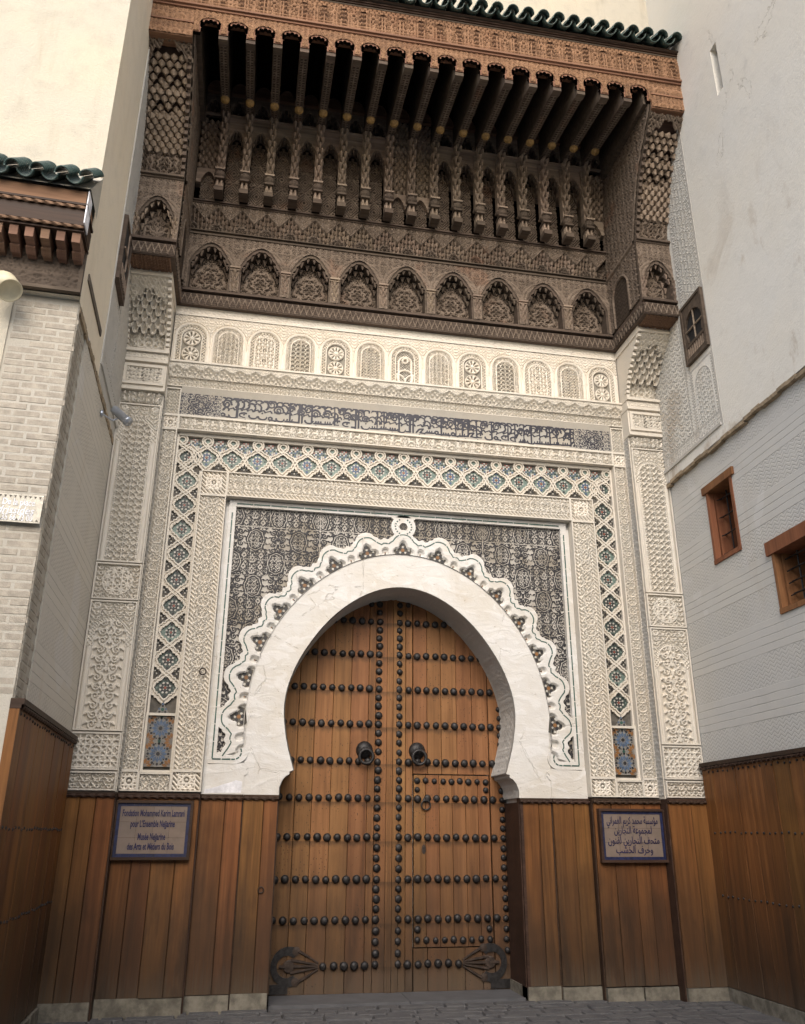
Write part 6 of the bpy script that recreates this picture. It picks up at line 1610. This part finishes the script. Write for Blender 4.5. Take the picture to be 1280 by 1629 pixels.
rope(-3.0, .012, YL-.32, 6.313, .014).build('rope_moulding', M['wood_brown'], aw); rope(-3.0, .012, YL-.345, 6.494, .015).build('rope_moulding', M['wood_brown'], aw)
cv = barrel(.066, .46, R(44), True, 8, 10).mesh('cover_tile', M['roof'], True); ch = barrel(.076, .46, R(44), False, 8, 10).mesh('channel_tile', M['roof'], True)
for k in range(12):
    x = -.065-.195*k; put('channel_tile', ch, aw, (x-.03, YL-.46, 6.715)); put('cover_tile', cv, aw, (x+.068, YL-.46, 6.715))
b = MB(); b.add([(-3, YL-.38, 6.665), (.03, YL-.38, 6.665), (.03, YL, 7.12), (-3, YL, 7.12), (.03, YL, 6.665)], [(0, 1, 2, 3), (1, 4, 2)]); b.build('roof_bed', M['mortar'], aw)
b = MB(); b.box(.011, .02, YL-.36, YL-.20, 6.33, 6.66); b.build('end_flashing', M['sign_white'], aw)
YL = -2.85
# ---- small things on the left
lp = empty('wall_lamp', 'round cream spotlight under the tiled awning', 'lamp'); lp.location = (-3.93, YL-.02, 5.80)
b = MB(); ax = (.45, -.35, -.62); b.lathe((.0, -.20, .0), ax, [(.03, -.06), (.085, -.05), (.10, 0), (.10, .15), (.092, .15), (.080, .12)], 20); b.build('shade', M['lamp'], lp, True)
b = MB(); b.lathe((.0, -.20, .0), ax, [(.083, .118), (.02, .119)], 18); b.build('lens', M['hole'], lp)
b = MB(); b.tube([(0, .02, .06), (0, -.10, .06), (0, -.19, .02)], .018, 7); b.lathe((0, .02, .06), (0, -1, 0), [(.05, 0), (.05, .02), (.02, .025)], 12); b.build('arm', M['lamp'], lp)
cm = empty('security_camera', 'silver tube security camera on a thin arm beside the carved pilaster', 'camera'); cm.location = (-3.405, -1.19, 5.62)
b = MB(); b.tube([(0, 0, .0), (.10, .10, -.02), (.14, .14, .03)], .010, 6); b.lathe((0, 0, 0), (1, 0, 0), [(.04, 0), (.035, .015), (.012, .02)], 12); b.build('arm', M['steel'], cm)
b = MB(); ax = Vector((.42, -.20, -.42)).normalized(); c0 = Vector((.08, .165, .150)); b.lathe(c0, ax, [(.02, 0), (.043, .01), (.046, .03), (.046, .24), (.050, .245), (.050, .275)], 16); b.build('housing', M['steel'], cm, True)
b = MB(); b.lathe(c0, ax, [(.046, .274), (.044, .262), (.02, .262)], 16); b.build('lens', M['hole'], cm)
sg = empty('pierced_sign', 'pierced metal street plate with white lettering on the brick corner', 'sign'); sg.location = (-3.39, YL-.03, 3.915); sg.rotation_euler.z = .028
b = MB(); b.box(-.62, 0, -.006, .006, -.115, .115); b.build('plate', M['sign_metal'], sg)
b = MB()
for k in range(17):
    for z in (-.095, .095): dot(b, -.60+.036*k, z, .012, -.008, 3, pi/2 if z < 0 else -pi/2)
b.build('pierced_border', M['t_bed'], sg)
for body, size, z, sx in (('Restaurant De la place', .075, .035, .70), ('Idrissides', .085, -.035, .9), ('05 35 66 73 00', .075, -.090, .62)):
    me = text_mesh(body, size, sx, .001, .25 if z < 0.03 and z > -.05 else 0, 'RIGHT'); me.materials.append(M['sign_white']); o = put('lettering', me, sg, (-.055, -.0065, z-.012)); o.rotation_euler.x = pi/2
# ---- wall of the building behind, above the roof
rbk = empty('rear_building', 'cream building rising behind the green tiled eaves', 'building')
b = MB(); b.quad((-3.6, -1.25, 11.36), (3.6, -1.25, 11.36), (3.6, -1.25, 19), (-3.6, -1.25, 19)); b.quad((-3.6, -1.25, 11.36), (-3.6, 1, 11.36), (3.6, 1, 11.36), (3.6, -1.25, 11.36)); b.quad((-3.6, -1.25, 19), (3.6, -1.25, 19), (3.6, 3, 19), (-3.6, 3, 19)); b.build('wall', M['cream'], rbk)

ob = empty('unseen_shading_building', 'unseen building across the square, added to shade the lower portal', 'building')  # unseen block added to keep low sky and sun off the lower facade
b = MB(); b.box(-14, 12, -22, -14.5, -.2, 7.6); b.build('wall', M['oldwall'], ob)  # single block of the unseen shading building
# ================================================================== ground
g = MB(); gz = lambda x: -.0*x-.012
g.quad((-30, -1.95, -.03), (30, -1.95, -.03), (30, 1, -.03), (-30, 1, -.03)); gr = g.build('ground', M['joint']); tag(gr, 'dark stone pavement of the small square', None, None, 'structure')
b = MB(); b.quad((-40, -60, -.034), (40, -60, -.034), (40, -1.95, -.034), (-40, -1.95, -.034)); tag(b.build('square', M['square']), 'unseen ground sheet in front of the portal, made pale to bounce light', None, None, 'structure')  # out-of-view sheet, paler than the pavement, added to throw light upward
rs = random.Random(9); pm = {}
y = .12; r_ = 0
while y > -1.9:
    d = rs.choice([.14, .17, .20]); x = -3.7+rs.uniform(0, .2)
    while x < 3.7:
        L = rs.choice([.22, .30, .38, .46]); key = (L, d)
        if key not in pm:
            b = MB(); e = .012; g_ = .004
            b.add([(g_, -d+g_, -.04), (L-g_, -d+g_, -.04), (L-g_, -g_, -.04), (g_, -g_, -.04), (g_+e, -d+g_+e, 0), (L-g_-e, -d+g_+e, 0), (L-g_-e, -g_-e, 0), (g_+e, -g_-e, 0)], [(4, 5, 6, 7), (0, 1, 5, 4), (1, 2, 6, 5), (2, 3, 7, 6), (3, 0, 4, 7)])
            pm[key] = b.mesh('paving_stone', M['paving'])
        put('paving_stone', pm[key], gr, (x, y, rs.uniform(-.006, .004)-.012*0)); x += L
    y -= d
